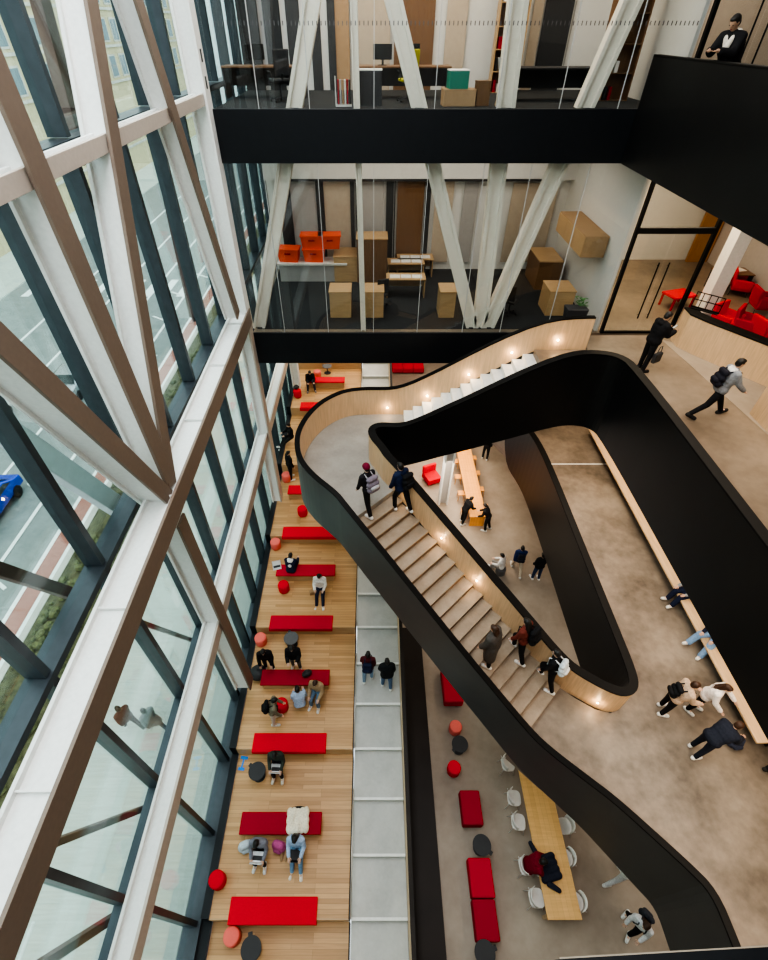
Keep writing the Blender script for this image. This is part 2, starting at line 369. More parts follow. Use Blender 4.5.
def dens(pts, step=0.35):
    out = []
    for a, b in zip(pts, pts[1:]):
        k = max(1, int((Vector(b) - Vector(a)).length / step))
        for i in range(k): out.append(tuple(Vector(a) + (Vector(b) - Vector(a)) * i / k))
    out.append(tuple(pts[-1])); return out
def chaikin(pts, it=2):
    for _ in range(it):
        q = [pts[0]]
        for a, b in zip(pts, pts[1:]):
            a, b = Vector(a), Vector(b); q += [tuple(a * 0.75 + b * 0.25), tuple(a * 0.25 + b * 0.75)]
        q.append(pts[-1]); pts = q
    return pts
BH = 1.08
def interp(x, tab):
    if x <= tab[0][0]: return tab[0][1]
    for (a, u), (b, v) in zip(tab, tab[1:]):
        if x <= b: return u + (v - u) * (x - a) / (b - a)
    return tab[-1][1]
# outer: from the upper floor down the far side of the upper flight, round the landing, down the lower flight, along the middle floor's edge
oc = 5.72
def lowleft(s): return tuple(R0 + U_ * s + N_ * (oc - R0.dot(N_)))
up_part = [(7.0, 14.42), (5.3, 14.42), (3.0, 14.42), (1.15, 14.42), (0.3, 14.45)]
curve = [(-0.3, 14.45), (-0.95, 14.32), (-1.6, 13.8), (-2.05, 13.05), (-2.30, 12.2), (-2.32, 11.5), (-2.15, 10.7), (-1.72, 10.02), (-1.05, 9.32)]
low_part = [lowleft(s) for s in (0.2, 2, 4, 6.3, 7.2)]
edge_part = [(4.9, 3.28), (5.4, 2.86), (5.95, 2.28), (6.5, 1.68), (6.82, 1.28), (6.84, 0.6), (6.84, -1.5), (6.84, YB)]
plan = up_part + curve + low_part + edge_part
plan = dens(chaikin(plan, 2), 0.3)
def o_z(x, y):
    if y > 14 and x > 0.3: return up_z(x)
    if x + 0.0 > -0.9 and y < 9.3: return low_z(x, y)
    return LAND
rows = []
for x, y in plan:
    f = o_z(x, y); s = (Vector((x, y)) - R0).dot(U_)
    onflight = x > -0.9 and y < 9.3
    if y > 14 and x > 0.3: fas = f - 0.55
    elif onflight:
        k = max(0, min(1, s / 1.2)); fas = f - (0.75 + 0.15 * k)
        k2 = max(0, min(1, (s - 6.0) / 1.2)); fas = fas * (1 - k2) + (-14.6 + max(0, min(1, (s - 7.2) / 3)) * -0.65) * k2
    else: fas = LAND - 0.86
    rows.append([x, y, f + BH, f, fas])
def smooth_rows(rows, cols, it=3):
    for _ in range(it):
        r2 = [r[:] for r in rows]
        for i in range(1, len(rows) - 1):
            for c in cols: r2[i][c] = (rows[i - 1][c] + 2 * rows[i][c] + rows[i + 1][c]) / 4
        rows = r2
    return rows
rows = smooth_rows(rows, (2, 4), 5)
ribbon('balustrade', rows, False, 0.16, 'long curved stair balustrade, wood lined inside and grey-black outside, around the landing', plate='plate')
# inner: upper floor edge, near side of the upper flight, nose on the landing, lower flight, hairpin tip, middle floor edge
A = [(7.05, YB), (7.05, 0), (7.05, 6), (7.05, 11.4), (6.85, 12.0), (6.3, 12.2), (5.3, 12.2), (3.5, 12.2), (1.6, 12.2), (0.75, 12.28)]
nose = [(0.25, 12.35), (-0.02, 12.15), (0.02, 11.75), (0.30, 11.25)]
B = [tuple(R0 + U_ * s + N_ * 0.1) for s in (-0.35, 1, 3, 5, 6.3)]
T = [(5.75, 5.62), (6.1, 5.38), (6.5, 5.2), (6.85, 5.35), (6.95, 5.8), (6.95, 7.0), (6.95, 10), (6.95, 13.5), (6.9, 15.2), (6.7, 16.4), (6.3, 17.5), (5.8, 18.6), (5.4, 20.0), (5.4, 21)]
planA = dens(chaikin(A[:-1] + [A[-1]] + nose + B + T, 2), 0.3)
rows = []
iN = min(range(len(planA)), key=lambda i: (Vector(planA[i]) - Vector((0.0, 12.0))).length)
for i, (x, y) in enumerate(planA):
    if i <= iN:
        if x > UX1 + 0.6: f, fas = L2, -9.10
        else:
            f = up_z(x); fas = f - interp(x, ((0.2, 0.72), (1.1, 0.58), (1.95, 0.70), (3.54, 1.15), (5.04, 1.52), (5.9, 1.40)))
    else:
        s = (Vector((x, y)) - R0).dot(U_)
        if s < RUN + 0.5 and x < 6.2: f = low_z(x, y); fas = f - 0.75
        else: f, fas = L1, -15.3
    rows.append([x, y, f + BH, f, fas])
rows = smooth_rows(rows, (2, 4), 6)
ribbon('balustrade', rows, True, 0.24, 'black hairpin balustrade with wood lining between the two stair flights and around the floor openings')
# top floor guard on the right
g = [(6.85, 15.4, -0.53, L3, -2.76), (6.85, 8, -0.53, L3, -2.76), (6.85, YB, -0.53, L3, -2.76)]
ribbon('balustrade', [list(r) for r in g], False, 0.16, 'black balustrade of the topmost floor at upper right, man leaning on it')

# ================================================================== MAIN STAIR
stair = empty('staircase', tuple(R0) + (L1,), 0, 'pale concrete staircase with landing between two black balustrades', 'staircase')
so = Vector(stair.location)
mt, mrs = MB(), MB()
NL = 19; g_ = RUN / (NL - 1); W_ = 2.12
rb = (L1 - LAND) / NL
for i in range(NL - 1):
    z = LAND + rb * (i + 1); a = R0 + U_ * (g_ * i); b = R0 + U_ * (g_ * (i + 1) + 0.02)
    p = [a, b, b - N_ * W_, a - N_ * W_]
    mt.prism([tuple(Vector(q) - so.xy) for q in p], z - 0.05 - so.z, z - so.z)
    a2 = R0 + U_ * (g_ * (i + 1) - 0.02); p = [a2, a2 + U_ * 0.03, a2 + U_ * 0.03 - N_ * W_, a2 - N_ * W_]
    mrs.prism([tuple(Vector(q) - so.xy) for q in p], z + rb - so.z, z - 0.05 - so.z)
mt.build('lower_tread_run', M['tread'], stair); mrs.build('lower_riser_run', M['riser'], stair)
mt, mrs = MB(), MB()
NU = 14; gu = (UX1 - UX0) / (NU - 1); ru = (L2 - LAND) / NU
for i in range(NU - 1):
    z = LAND + ru * (i + 1)
    mt.box((UX0 + gu * i - so.x, 12.25 - so.y, z - 0.05 - so.z), (UX0 + gu * (i + 1) + 0.02 - so.x, 14.36 - so.y, z - so.z))
    mrs.box((UX0 + gu * i - so.x, 12.25 - so.y, z - ru - so.z), (UX0 + gu * i + 0.03 - so.x, 14.36 - so.y, z - 0.05 - so.z))
mt.build('upper_tread_run', M['nosing'], stair); mrs.build('upper_riser_run', M['nosing'], stair)
lp = [(UX0 + 0.03, 14.36), (0.3, 14.38)] + [(x + 0.05 * (1 if x < 0 else 0), y) for x, y in curve[1:]] + [tuple(R0 - N_ * (W_ - 0.02)), tuple(R0), (0.3, 11.2), (0.05, 11.9), (0.25, 12.3), (UX0 + 0.03, 12.25)]
MB().prism([(x - so.x, y - so.y) for x, y in lp], LAND - 0.3 - so.z, LAND - so.z).build('landing', M['landing'], stair)
# sloped undersides
sl = MB()
p0, p1 = R0, R0 + U_ * RUN
for d0, d1 in ((0.0, 0.0),):
    q = [p0, p1, p1 - N_ * W_, p0 - N_ * W_]; zz = [LAND - 0.3, L1 - 0.45, L1 - 0.45, LAND - 0.3]
    pts = [Vector((a.x, a.y, z)) - so for a, z in zip(q, zz)] + [Vector((a.x, a.y, z - 0.2)) - so for a, z in zip(q, zz)]
    sl.poly(pts, [(0, 1, 2, 3), (7, 6, 5, 4), (0, 4, 5, 1), (1, 5, 6, 2), (2, 6, 7, 3), (3, 7, 4, 0)])
q = [(UX0, 12.3), (UX1 + 0.3, 12.3), (UX1 + 0.3, 14.3), (UX0, 14.3)]; zz = [LAND - 0.3, L2 - 0.4, L2 - 0.4, LAND - 0.3]
pts = [Vector((a[0], a[1], z)) - so for a, z in zip(q, zz)] + [Vector((a[0], a[1], z - 0.2)) - so for a, z in zip(q, zz)]
sl.poly(pts, [(0, 1, 2, 3), (7, 6, 5, 4), (0, 4, 5, 1), (1, 5, 6, 2), (2, 6, 7, 3), (3, 7, 4, 0)])
sl.build('underside', M['black'], stair)
# step lights let into the wood linings
def step_light(loc, nrm, label):
    t = empty('step_light', loc, 0, label, 'light', 'step lights along the stair walls')
    n = Vector(nrm).normalized(); rot = n.to_track_quat('Z', 'Y').to_matrix().to_4x4()
    MB().lathe((0, 0, 0), [(0.045, 0.0), (0.045, 0.012), (0.03, 0.014)], 14).build('rim', M['steel'], t, xf=rot)
    MB().lathe((0, 0, 0.012), [(0.03, 0.0), (0.03, 0.006), (0.02, 0.010)], 14).build('lens', M['lamp'], t, xf=rot)
    l = bpy.data.lights.new('step_glow', 'POINT'); l.energy = 4.5; l.color = (1, 0.70, 0.40); l.shadow_soft_size = 0.04
    lo = bpy.data.objects.new('step_glow', l); lo.location = Vector(loc) + n * 0.12; C.objects.link(lo)
ordn = ['lowest', 'second', 'third', 'fourth', 'fifth', 'topmost']
for i, x in enumerate((0.55, 1.95, 3.3, 4.6, 6.0)):
    step_light((x, 14.345, up_z(x) + 0.32), (0, -1, 0), '%s round step light glowing on the upper flight wall, counted upward' % ordn[i])
for i, s in enumerate((0.57, 1.97, 3.37)):
    p = R0 + U_ * s - N_ * 0.01
    step_light((p.x, p.y, low_z(p.x, p.y) + 0.4), tuple(-N_) + (0,), '%s of the step lights on the lower flight wall, counted downward' % ['first', 'second', 'last'][i])
step_light((6.1, 5.26, L1 + 0.3), (-0.5, -0.9, 0), 'step light glowing at the rounded wood tip at the stair foot')

# ================================================================== STEPPED SEATING, GREY STAIR
BX0, BX1, SX0, SX1 = -4.42, -0.64, -0.60, 0.97
Y0, TD, TR = 1.21, 4.07, 0.5
for k in range(-1, 9):
    y0 = Y0 + TD * k if k >= 0 else YB; y1 = Y0 + TD * (k + 1); z = -17.6 + TR * k
    o = MB().box((BX0, y0 + 0.03, z - 0.05), (BX1, y1 + 0.05 if k < 8 else YF, z)).build('floor_tier', M['oak_floor']); struct(o)
    if k >= 0: struct(MB().box((BX0, y0, z - 0.55), (BX1, y0 + 0.035, z - 0.003)).build('trim_tier_riser', M['oak_riser']))
    struct(MB().box((BX1, y0 + 0.01, z - 0.6), (BX1 + 0.035, y1 if k < 8 else YF, z - 0.004)).build('trim_tier_side', M['bronze']))
gs = empty('grey_stair', (SX0, Y0, L0), 0, 'grey concrete stair with pale nosings beside the wooden seating tiers', 'staircase')
tr = MB()
for j in range(-4, 24):
    y = Y0 + TD / 3 * j; z = -17.6 + TR / 3 * j
    if j < 0: y, z = y, L0 + 0.0 if j < -1 else -17.6 - 0.1667
    if j < -1: continue
    ye = y + TD / 3
    tr.box((SX0 + 0.03 - SX0, y - Y0, z - 0.25 - L0), (SX1 - SX0, ye + 0.05 - Y0, z - L0))
    MB().box((SX0 + 0.035 - SX0, y - 0.012 - Y0, z - 0.06 - L0), (SX1 - 0.005 - SX0, y + 0.055 - Y0, z + 0.006 - L0)).build('nosing', M['nosing'], gs)
tr.build('tread_run', M['grey_stair'], gs)
# handrails of the grey stair, one for each tier
for k in range(0, 6):
    ya, yb = Y0 + TD * k + 0.02, Y0 + TD * (k + 0.72); za = -17.6 + TR * k
    h = empty('handrail', (BX1 + 0.075, ya, za), 0, 'slim steel handrail at the edge of the %s wooden tier, counted from the bottom' % ['first', 'second', 'third', 'fourth', 'fifth', 'sixth'][k], 'handrail', 'handrails beside the grey stair')
    dz = TR * 0.72
    MB().tube([(0, 0, 0.10), (0, 0.02, 0.50), (0, yb - ya - 0.02, 0.50 + dz * 0.6), (0, yb - ya, 0.30 + dz * 0.6)], 0.021, 8).build('rail', M['steel'], h, smooth=True)
    for f_ in (0.03, 0.5, 0.97):
        MB().tube([(0, (yb - ya) * f_, -0.2), (0, (yb - ya) * f_, 0.5 + dz * 0.6 * f_)], 0.012, 6).build('post', M['charcoal'], h)
# wood-lined parapet right of the grey stair, dark plinth beyond
pw = empty('parapet', (1.0, Y0, L0), 0, 'wood-lined parapet with dark plinth to the right of the grey stair', 'parapet')
def parap(x0, x1, top, bot, mat, nm):
    ys = (YB, Y0, Y0 + 24.5); R = []
    for y in ys:
        z = -17.6 + TR / TD * max(0, y - Y0)
        R.append([Vector((x0 - 1.0, y - Y0, z + bot - L0)), Vector((x1 - 1.0, y - Y0, z + bot - L0)), Vector((x1 - 1.0, y - Y0, z + top - L0)), Vector((x0 - 1.0, y - Y0, z + top - L0))])
    return MB().rings(R).build(nm, mat, pw)
parap(0.98, 1.04, 0.86, -0.5, M['veneer2'], 'wood_panel')
parap(0.98, 1.10, 0.89, 0.86, M['bronze'], 'cap_rail')
parap(1.04, 1.10, 0.86, -0.5, M['bronze'], 'outer_panel')
MB().box((0.10, YB - Y0, 0.0), (0.98, 8.9, 0.12)).build('plinth', M['bronze'], pw)

# ================================================================== FACADE STEEL (left)
FX = -4.05; WX = 0.42
NB = 0
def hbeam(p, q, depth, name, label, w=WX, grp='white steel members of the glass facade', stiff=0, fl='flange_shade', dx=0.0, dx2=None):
    global NB
    NB += 1; fx = FX - 0.003 * NB
    p, q = Vector((fx + dx - w / 2, p[0], p[1])), Vector((fx + (dx if dx2 is None else dx2) - w / 2, q[0], q[1]))
    t = empty(name, p, 0, label, 'steel beam', grp); q = q - p; o = Vector((0, 0, 0)); s = Vector((1, 0, 0))
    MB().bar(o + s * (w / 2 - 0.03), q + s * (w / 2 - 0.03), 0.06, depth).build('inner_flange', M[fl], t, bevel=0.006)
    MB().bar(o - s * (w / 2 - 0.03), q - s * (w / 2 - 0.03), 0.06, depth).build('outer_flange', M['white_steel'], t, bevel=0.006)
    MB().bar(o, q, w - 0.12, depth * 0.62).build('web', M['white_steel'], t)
    d = q.normalized()
    for i in range(stiff):
        c = q * ((i + 0.6) / stiff); MB().bar(c - d * 0.012, c + d * 0.012, w - 0.12, depth * 0.9).build('stiffener', M['white_steel'], t)
    return t
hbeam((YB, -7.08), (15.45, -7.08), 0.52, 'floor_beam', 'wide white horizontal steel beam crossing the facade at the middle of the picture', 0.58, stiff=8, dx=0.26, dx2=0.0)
hbeam((YB, -12.0), (30, -12.0), 0.44, 'floor_beam', 'lower white horizontal steel beam of the facade, above the wooden tiers', 0.44, fl='flange_half_shade', dx=-0.10)
hbeam((-3.0, -1.36), (15.1, -1.36), 0.24, 'tie_beam', 'slim white horizontal beam at the upper left, running between the diagonals', 0.26, fl='flange_half_shade', dx=-0.09)
def P(x, y): r = on_x(x, y, FX); return Vector((r.y, r.z))
def ext(a, b, t): return a + (b - a) * t
nodeL = Vector((7.02, -7.15))
def two(a, b, t0, t1): return ext(b, a, t1), ext(a, b, t0)
hbeam(*two(P(0, 336), P(172, 498), 1.0, 2.2), 0.34, 'diagonal_brace', 'white diagonal brace rising left from the central facade node, broad brown shaded side', 0.58)
hbeam(*two(P(34, 150), P(161, 453), 1.14, 1.6), 0.42, 'diagonal_brace', 'white diagonal brace second from left, above the central facade node', 0.46)
hbeam(*two(P(94, 0), P(168, 447), 1.12, 1.4), 0.36, 'diagonal_brace', 'white diagonal brace third from left, steepest above the central facade node', 0.46)
nodeR = Vector((15.0, -7.1))
hbeam(*two(P(141, 0), P(235, 300), 1.09, 1.4), 0.36, 'diagonal_brace', 'white diagonal brace descending to the corner by the office glass')
hbeam(P(183, 520), P(253, 684), 0.42, 'diagonal_brace', 'white diagonal brace descending from the central node to the seating tiers', 0.54)
b = P(283, 499); hbeam((15.25, -7.3), (b.x, b.y), 0.42, 'diagonal_brace', 'white upright below the office corner standing on the seating tiers', fl='flange_half_shade')
hbeam((15.3, -7.0), (15.3, 5.6), 0.46, 'corner_column', 'white corner column with two slots between facade and office glass', 0.44, fl='white_steel')
hbeam((23.0, -8.9), (23.6, -15.1), 0.36, 'diagonal_brace', 'far white upright beneath the office floor beside the seated man', fl='white_steel')
cc = [o for o in C.objects if o.name == 'corner_column'][0]
for z in (-0.55, -1.05):
    MB().box((0.21, -0.06, z + 7.0 - 0.12), (0.226, 0.06, z + 7.0 + 0.12)).build('slot', M['charcoal'], cc)

# ================================================================== FACADE GLAZING (left)
GX = -5.0
mull_y = [1.15 + 2.03 * k for k in range(-3, 15)]
zs_ = [-17.95, -12.75, -7.05, -1.35, 5.6]
for r in range(4):
    wn = empty('window_%d' % (r + 1), (GX, 0, zs_[r]), 0, None, None, None, 'structure')
    z0, z1 = 0.0, zs_[r + 1] - zs_[r]
    MB().box((-0.012, YB, 0.0), (0.012, YF, z1 - 0.06)).build('glass_pane', M['glass'], wn)
    for y in mull_y:
        MB().box((-0.12, y - 0.065, 0.05), (0.20, y + 0.065, z1 - 0.05)).build('mullion', M['dark_frame'], wn)
    MB().box((-0.14, YB, z1 - 0.11), (0.24, YF, z1 + 0.03)).build('transom', M['dark_frame'], wn)
    if r < 1: MB().box((-0.16, YB, -0.5), (0.30, YF, 0.05)).build('sill', M['dark_frame'], wn)
struct(MB().box((-4.72, YB, STREET), (-4.43, YF, L0 + 0.10)).build('trim_facade_base', M['band']))
for k in range(0, 9):
    struct(MB().box((-4.64, Y0 + TD * k + 0.02, -18.0), (-4.43, Y0 + TD * (k + 1), -17.6 + TR * k + 0.06)).build('trim_facade_step', M['band']))

# bars added outside the glass to stand in for window reflections
M['reflection_brown'] = plain('brown_reflection', (0.13, 0.065, 0.055), 0.5)
M['reflection_pale'] = plain('pale_reflection', (0.60, 0.58, 0.64), 0.5)
def reflection_bar(a, b, w, d, mat, label):
    p, q = on_x(a[0], a[1], -5.55), on_x(b[0], b[1], -5.55); dr = (q - p).normalized(); p = p - dr * 0.5; q = q + dr * 0.5
    t = empty('reflection_stand_in', p, 0, label, 'steel brace', 'bars standing in for reflections in the facade glass'); v = q - p
    MB().bar((0, 0, 0), v, d, w).build('bar', mat, t, bevel=0.01)
    for o in (Vector((0, 0, 0)), v): MB().obox(o, (0.06, 0.26, 0.26)).build('end_plate', mat, t)
reflection_bar((0, 570), (72, 594), 0.20, 0.16, M['reflection_brown'], 'brown reflection stand-in bar outside the glass at the left edge, above the planting strip')
reflection_bar((62, 840), (150, 806), 0.13, 0.12, M['reflection_brown'], 'brown reflection stand-in bar outside the glass over the pavement, below the two pedestrians')
reflection_bar((48, 960), (122, 912), 0.16, 0.14, M['reflection_brown'], 'brown reflection stand-in bar outside the glass at the bottom left corner')
reflection_bar((140, 622), (197, 642), 0.11, 0.10, M['reflection_brown'], 'brown reflection stand-in bar outside the glass above the two pedestrians')
reflection_bar((40, 0), (74, 124), 0.34, 0.2, M['reflection_brown'], 'broad brown reflection stand-in bar outside the uppermost glass at top left')
reflection_bar((166, 190), (190, 300), 0.22, 0.2, M['reflection_brown'], 'narrow brown reflection stand-in bar outside the glass between two dark mullions')
reflection_bar((0, 428), (112, 503), 0.42, 0.2, M['reflection_pale'], 'pale lilac reflection stand-in bar outside the glass over the street')

# ================================================================== OFFICE FACADE (far side of the void)
OY = 15.5
def office_window(name, z0, z1, xs, fr):
    wn = empty(name, (0, OY, z0), 0, None, None, None, 'structure')
    MB().box((-4.0, -0.01, 0.0), (7.8, 0.01, z1 - z0)).build('glass_pane', M['office_glass'], wn)
    for x in xs: MB().box((x - 0.008, -0.02, 0), (x + 0.008, 0.02, z1 - z0)).build('glass_joint', M['seam'], wn)
    if fr is not None:
        mb = MB(); x = -3.7
        while x < 7.6:
            mb.box((x, -0.016, fr - z0 - 0.03), (x + 0.022, -0.012, fr - z0 + 0.05)); x += 0.1
        mb.build('frit_dots', M['grey_top'], wn)
    return wn
office_window('window_5', L3, 5.6, (-2.9, -1.6, 0.05, 1.6, 3.2, 4.8, 6.3), 0.0)
office_window('window_6', L2, -2.74, (-3.0, -1.5, 0.05, 1.55, 3.1, 4.4, 6.0), None)
office_post = []
def post_y(px0, px1, Y=15.72): return
def white_strut(p, q, w, label):
    p, q = Vector(p), Vector(q); t = empty('office_strut', p, 0, label, 'steel column', 'white steel struts behind the office glass')
    d = q - p; y = Vector((0, 1, 0)); s = Vector((1, 0, 0))
    MB().bar((0, 0, 0), d, w * 0.62, 0.14).build('web', M['ivory_steel'], t)
    for k in (-1, 1):
        o = Vector((k * w * 0.4, 0, 0)); MB().bar(o, o + d, w * 0.22, 0.30).build('flange', M['ivory_steel'], t, bevel=0.006)
OS = 15.95
nd = on_y(480, 322, OS); nd.z = L2
def top_at(px, py, zt):
    a = on_y(px, py, OS); k = (zt - nd.z) / (a.z - nd.z); return nd + (a - nd) * k
off = Vector((0.26, 0, 0))
white_strut(nd - off, top_at(397, 0, 4.5) , 0.42, 'white strut leaning left from the office floor node, left of three')
white_strut(nd, top_at(518, 0, 4.5), 0.46, 'white nearly upright strut in the middle of the office node')
white_strut(nd + off, top_at(628, 0, 4.5), 0.46, 'white strut leaning right from the office floor node, right of three')
n2 = on_y(258, 318, OS); n2.z = L2
e2 = on_y(312, 0, OS); k = (4.5 - n2.z) / (e2.z - n2.z)
white_strut(n2, n2 + (e2 - n2) * k, 0.42, 'white strut at the left end of the office, leaning right')
white_strut((n2.x - 0.35, OS, L2), (n2.x - 0.65, OS, 4.5), 0.22, 'thin white post at the left edge of the office glass')
white_strut((-0.30, OS - 0.2, L2), (-0.50, OS - 0.2, 5.5), 0.16, 'slim white post at the middle of the left office bays')

# ---- office interiors: partitions
struct(MB().box((-4.1, 21.4, L2), (7.7, 21.5, -2.76)).build('wall_office_lower_back', M['white_wall']))
struct(MB().box((-4.1, 21.0, -4.30), (7.7, 21.4, -2.76)).build('wall_office_bulkhead', M['white_wall']))
struct(MB().box((7.7, 15.6, L2), (7.8, 24, -2.76)).build('wall_office_right', M['white_wall']))
struct(MB().box((-4.1, 20.6, L3), (7.7, 20.7, 5.6)).build('wall_office_upper_back', M['white_wall']))
struct(MB().box((7.7, 15.6, L3), (7.8, 24, 5.6)).build('wall_office_upper_right', M['white_wall']))
def panel(px0, py0, px1, py1, Y, mat, name, th=0.04):
    a, b = on_y(px0, py1, Y), on_y(px1, py0, Y)
    return struct(MB().box((a.x, Y, a.z), (b.x, Y + th, b.z)).build(name, mat))
for i, (x0, x1, mt_) in enumerate([(289, 322, 'grey_wall'), (323, 352, 'beige_wall'), (360, 384, 'grey_wall'), (385, 394, 'charcoal'), (395, 425, 'walnut')]):
    panel(x0, 181, x1, 270, 21.3, M[mt_], 'wall_partition')
for x in (288, 322, 353, 358, 394, 426):
    panel(x - 0.7, 180, x + 0.7, 271, 21.24, M['charcoal'], 'trim_partition_frame')
panel(288, 179, 560, 181.5, 20.98, M['charcoal'], 'trim_partition_head')
panel(430, 181, 455, 262, 21.3, M['beige_wall'], 'wall_partition'); panel(456, 181, 480, 262, 21.3, M['grey_wall'], 'wall_partition')
panel(500, 183, 560, 262, 21.3, M['beige_wall'], 'wall_partition')
for i, (x0, x1, mt_) in enumerate([(250, 272, 'grey_wall'), (273, 330, 'white_wall'), (332, 347, 'card'), (352, 392, 'beige_wall'), (393, 440, 'walnut'), (441, 475, 'beige_wall'), (520, 556, 'beige_wall'), (558, 590, 'grey_wall')]):
    panel(x0, -60, x1, 92, 20.5, M[mt_], 'wall_partition')
for x in (248, 272, 293, 315, 331, 557):
    panel(x - 0.6, -60, x + 0.6, 92, 20.42, M['charcoal'], 'trim_partition_frame')

# ================================================================== DOORS at the right of the office
def door_bay(name, z, head, top):
    d = empty(name, (7.9, OY, z), 0, None, None, None, 'structure')
    W = 2.35; H = head - z
    MB().box((-0.05, -0.06, 0), (0.04, 0.06, top - z)).build('frame', M['cap'], d)
    MB().box((W - 0.05, -0.06, 0), (W + 0.05, 0.06, top - z)).build('frame', M['cap'], d)
    MB().box((0, -0.05, H), (W, 0.05, H + 0.16)).build('header', M['cap'], d)
    MB().box((0, -0.04, 0), (W, 0.04, 0.06)).build('threshold', M['cap'], d)
    MB().box((0.04, -0.008, H + 0.16), (W - 0.05, 0.008, top - z)).build('transom_glass', M['office_glass'], d)
    for s, (a, b) in enumerate(((0.04, W / 2 - 0.008), (W / 2 + 0.008, W - 0.05))):
        lf = MB().box((a, -0.008, 0.06), (b, 0.008, H - 0.01)).build('door_leaf', M['office_glass'], d)
        hx = W / 2 - 0.16 if s == 0 else W / 2 + 0.16
        MB().tube([(hx, -0.07, 0.55), (hx, -0.07, 2.35)], 0.022, 8).build('handle', M['cap'], lf)
        for hz in (0.65, 2.25): MB().tube([(hx, -0.07, hz), (hx, 0.0, hz)], 0.012, 6).build('handle_fixing', M['cap'], lf)
    return d
door_bay('door_1', L2, -4.55, -2.75)
door_bay('door_2', L3, 1.75, 5.6)
am0, am1 = on_z(686, 262, L2), on_z(706, 262, L2)
# lobby behind the doors on the upper floor
struct(MB().box((7.8, am0.y + 0.3, L2), (am0.x + 0.1, am0.y + 0.5, -2.76)).build('wall_lobby', M['white_wall']))
struct(MB().box((7.8, 20.0, L3), (15.0, 20.2, 5.6)).build('wall_lobby_top', M['beige_wall']))
struct(MB().box((am0.x, am0.y, L2), (am1.x, am0.y + 0.12, -2.76)).build('wall_amber_panel', M['slat_wood']))
struct(MB().box((am1.x + 0.05, am0.y + 0.05, L2), (XR, am0.y + 0.2, -2.76)).build('wall_dark_panel', M['walnut']))
# low wood counter and column right of the door, lighter floor inlay, wood wall at the right edge
ct = [Vector((10.25, 15.0)), Vector((10.2, 14.55)), Vector((10.45, 14.1)), Vector((11.8, 12.05)), Vector((13.6, 9.4))]
crow = [[p.x, p.y, L2 + 1.12, L2, L2 - 0.02] for p in ct]
ribbon('counter', smooth_rows([r for r in crow], ()), True, 0.40, 'low wood-panelled counter with black ledge right of the double door', 'counter')
struct(MB().prism([(9.75, 15.0), (10.4, 14.5), (13.6, 9.8), (10.3, 9.4)], L2, L2 + 0.006).build('floor_inlay', M['conc_pale']))
struct(MB().box((10.3, YB, L2), (10.9, 10.75, L2 + 1.6)).build('wall_wood_panel', M['veneer']))
wcp = on_z(703, 313, L2)
wc = empty('white_column', (wcp.x, wcp.y, L2), 0, 'white rectangular column standing behind the counter by the red chairs', 'column')
MB().box((-0.24, -0.24, 0), (0.24, 0.24, 4.95)).build('shaft', M['white_steel'], wc, bevel=0.015)
MB().box((-0.31, -0.31, 0), (0.31, 0.31, 0.12)).build('base', M['grey_wall'], wc)

# ================================================================== MIDDLE FLOOR: bench along the right
be = empty('wooden_bench', (9.70, 4.2, L1), 0, 'long pale wood bench along the right edge of the middle floor, two people sitting', 'bench')
MB().box((0, 0, 0.41), (0.9, 13, 0.48)).build('seat', M['veneer2'], be, bevel=0.01)
MB().box((0.5, 0.06, 0), (0.55, 13, 0.42)).build('front_panel', M['bronze'], be)
MB().box((0.8, 0, 0.48), (0.92, 13, 1.0)).build('backrest', M['veneer2'], be)
struct(MB().box((7.1, 15.26, L1), (10.0, 15.32, L1 + 0.008)).build('trim_floor_joint', M['nosing']))
struct(MB().box((11.0, YB, L1), (11.1, 24, -8.96)).build('wall_middle_right', M['veneer']))
struct(MB().box((6.2, 22, L1), (11.0, 22.1, -8.96)).build('wall_middle_far', M['beige_wall']))

# ================================================================== STREET
def slab(x0, x1, y0, y1, z, mat, name): return struct(MB().box((x0, y0, STREET - 0.3), (x1, y1, z)).build(name, mat))
slab(-11.9, -5.3, -30, 90, STREET, M['sidewalk'], 'sidewalk')
slab(-14.2, -11.9, -30, 90, STREET + 0.03, M['soil'], 'ground_planting')
slab(-14.5, -14.2, -30, 90, STREET + 0.06, M['stone_grey'], 'kerb')
slab(-15.6, -14.5, -30, 90, STREET, M['brick'], 'path_brick')
slab(-34.0, -15.6, -30, 140, STREET - 0.05, M['asphalt'], 'road')
slab(-40.0, -34.0, -30, 140, STREET + 0.05, M['sidewalk'], 'sidewalk_far')
for i, x in enumerate((-14.62, -15.55, -17.4, -20.6, -24.0, -28)):
    struct(MB().box((x - 0.09, -30, STREET - 0.04), (x + 0.09, 90, STREET + 0.012)).build('road_line', M['line']))
for i in range(9):
    y = 7 + i * 5.2
    struct(MB().bar((-16.4, y, STREET - 0.03), (-18.9, y + 1.6, STREET - 0.03), 0.16, 0.06, Vector((0, 1, 0))).build('road_line', M['line']))
for i in range(10):
    struct(MB().box((-17.5 - i * 1.6, 44, STREET - 0.05), (-18.2 - i * 1.6, 48, STREET - 0.03)).build('road_line', M['line']))
hb = MB()
for i in range(420):
    x = random.uniform(-14.0, -12.1); y = random.uniform(2, 34); r = random.uniform(0.10, 0.26)
    if (y % 9) > 6.4: continue
    hb.ell((x, y, STREET + r * 0.5), (r, r * random.uniform(0.7, 1.3), r * 0.8), n=6, m=4)
tag(hb.build('hedge', M['hedge'], smooth=False), 'low brown-green planting in the strip beside the sidewalk', 'planting', None, 'stuff')
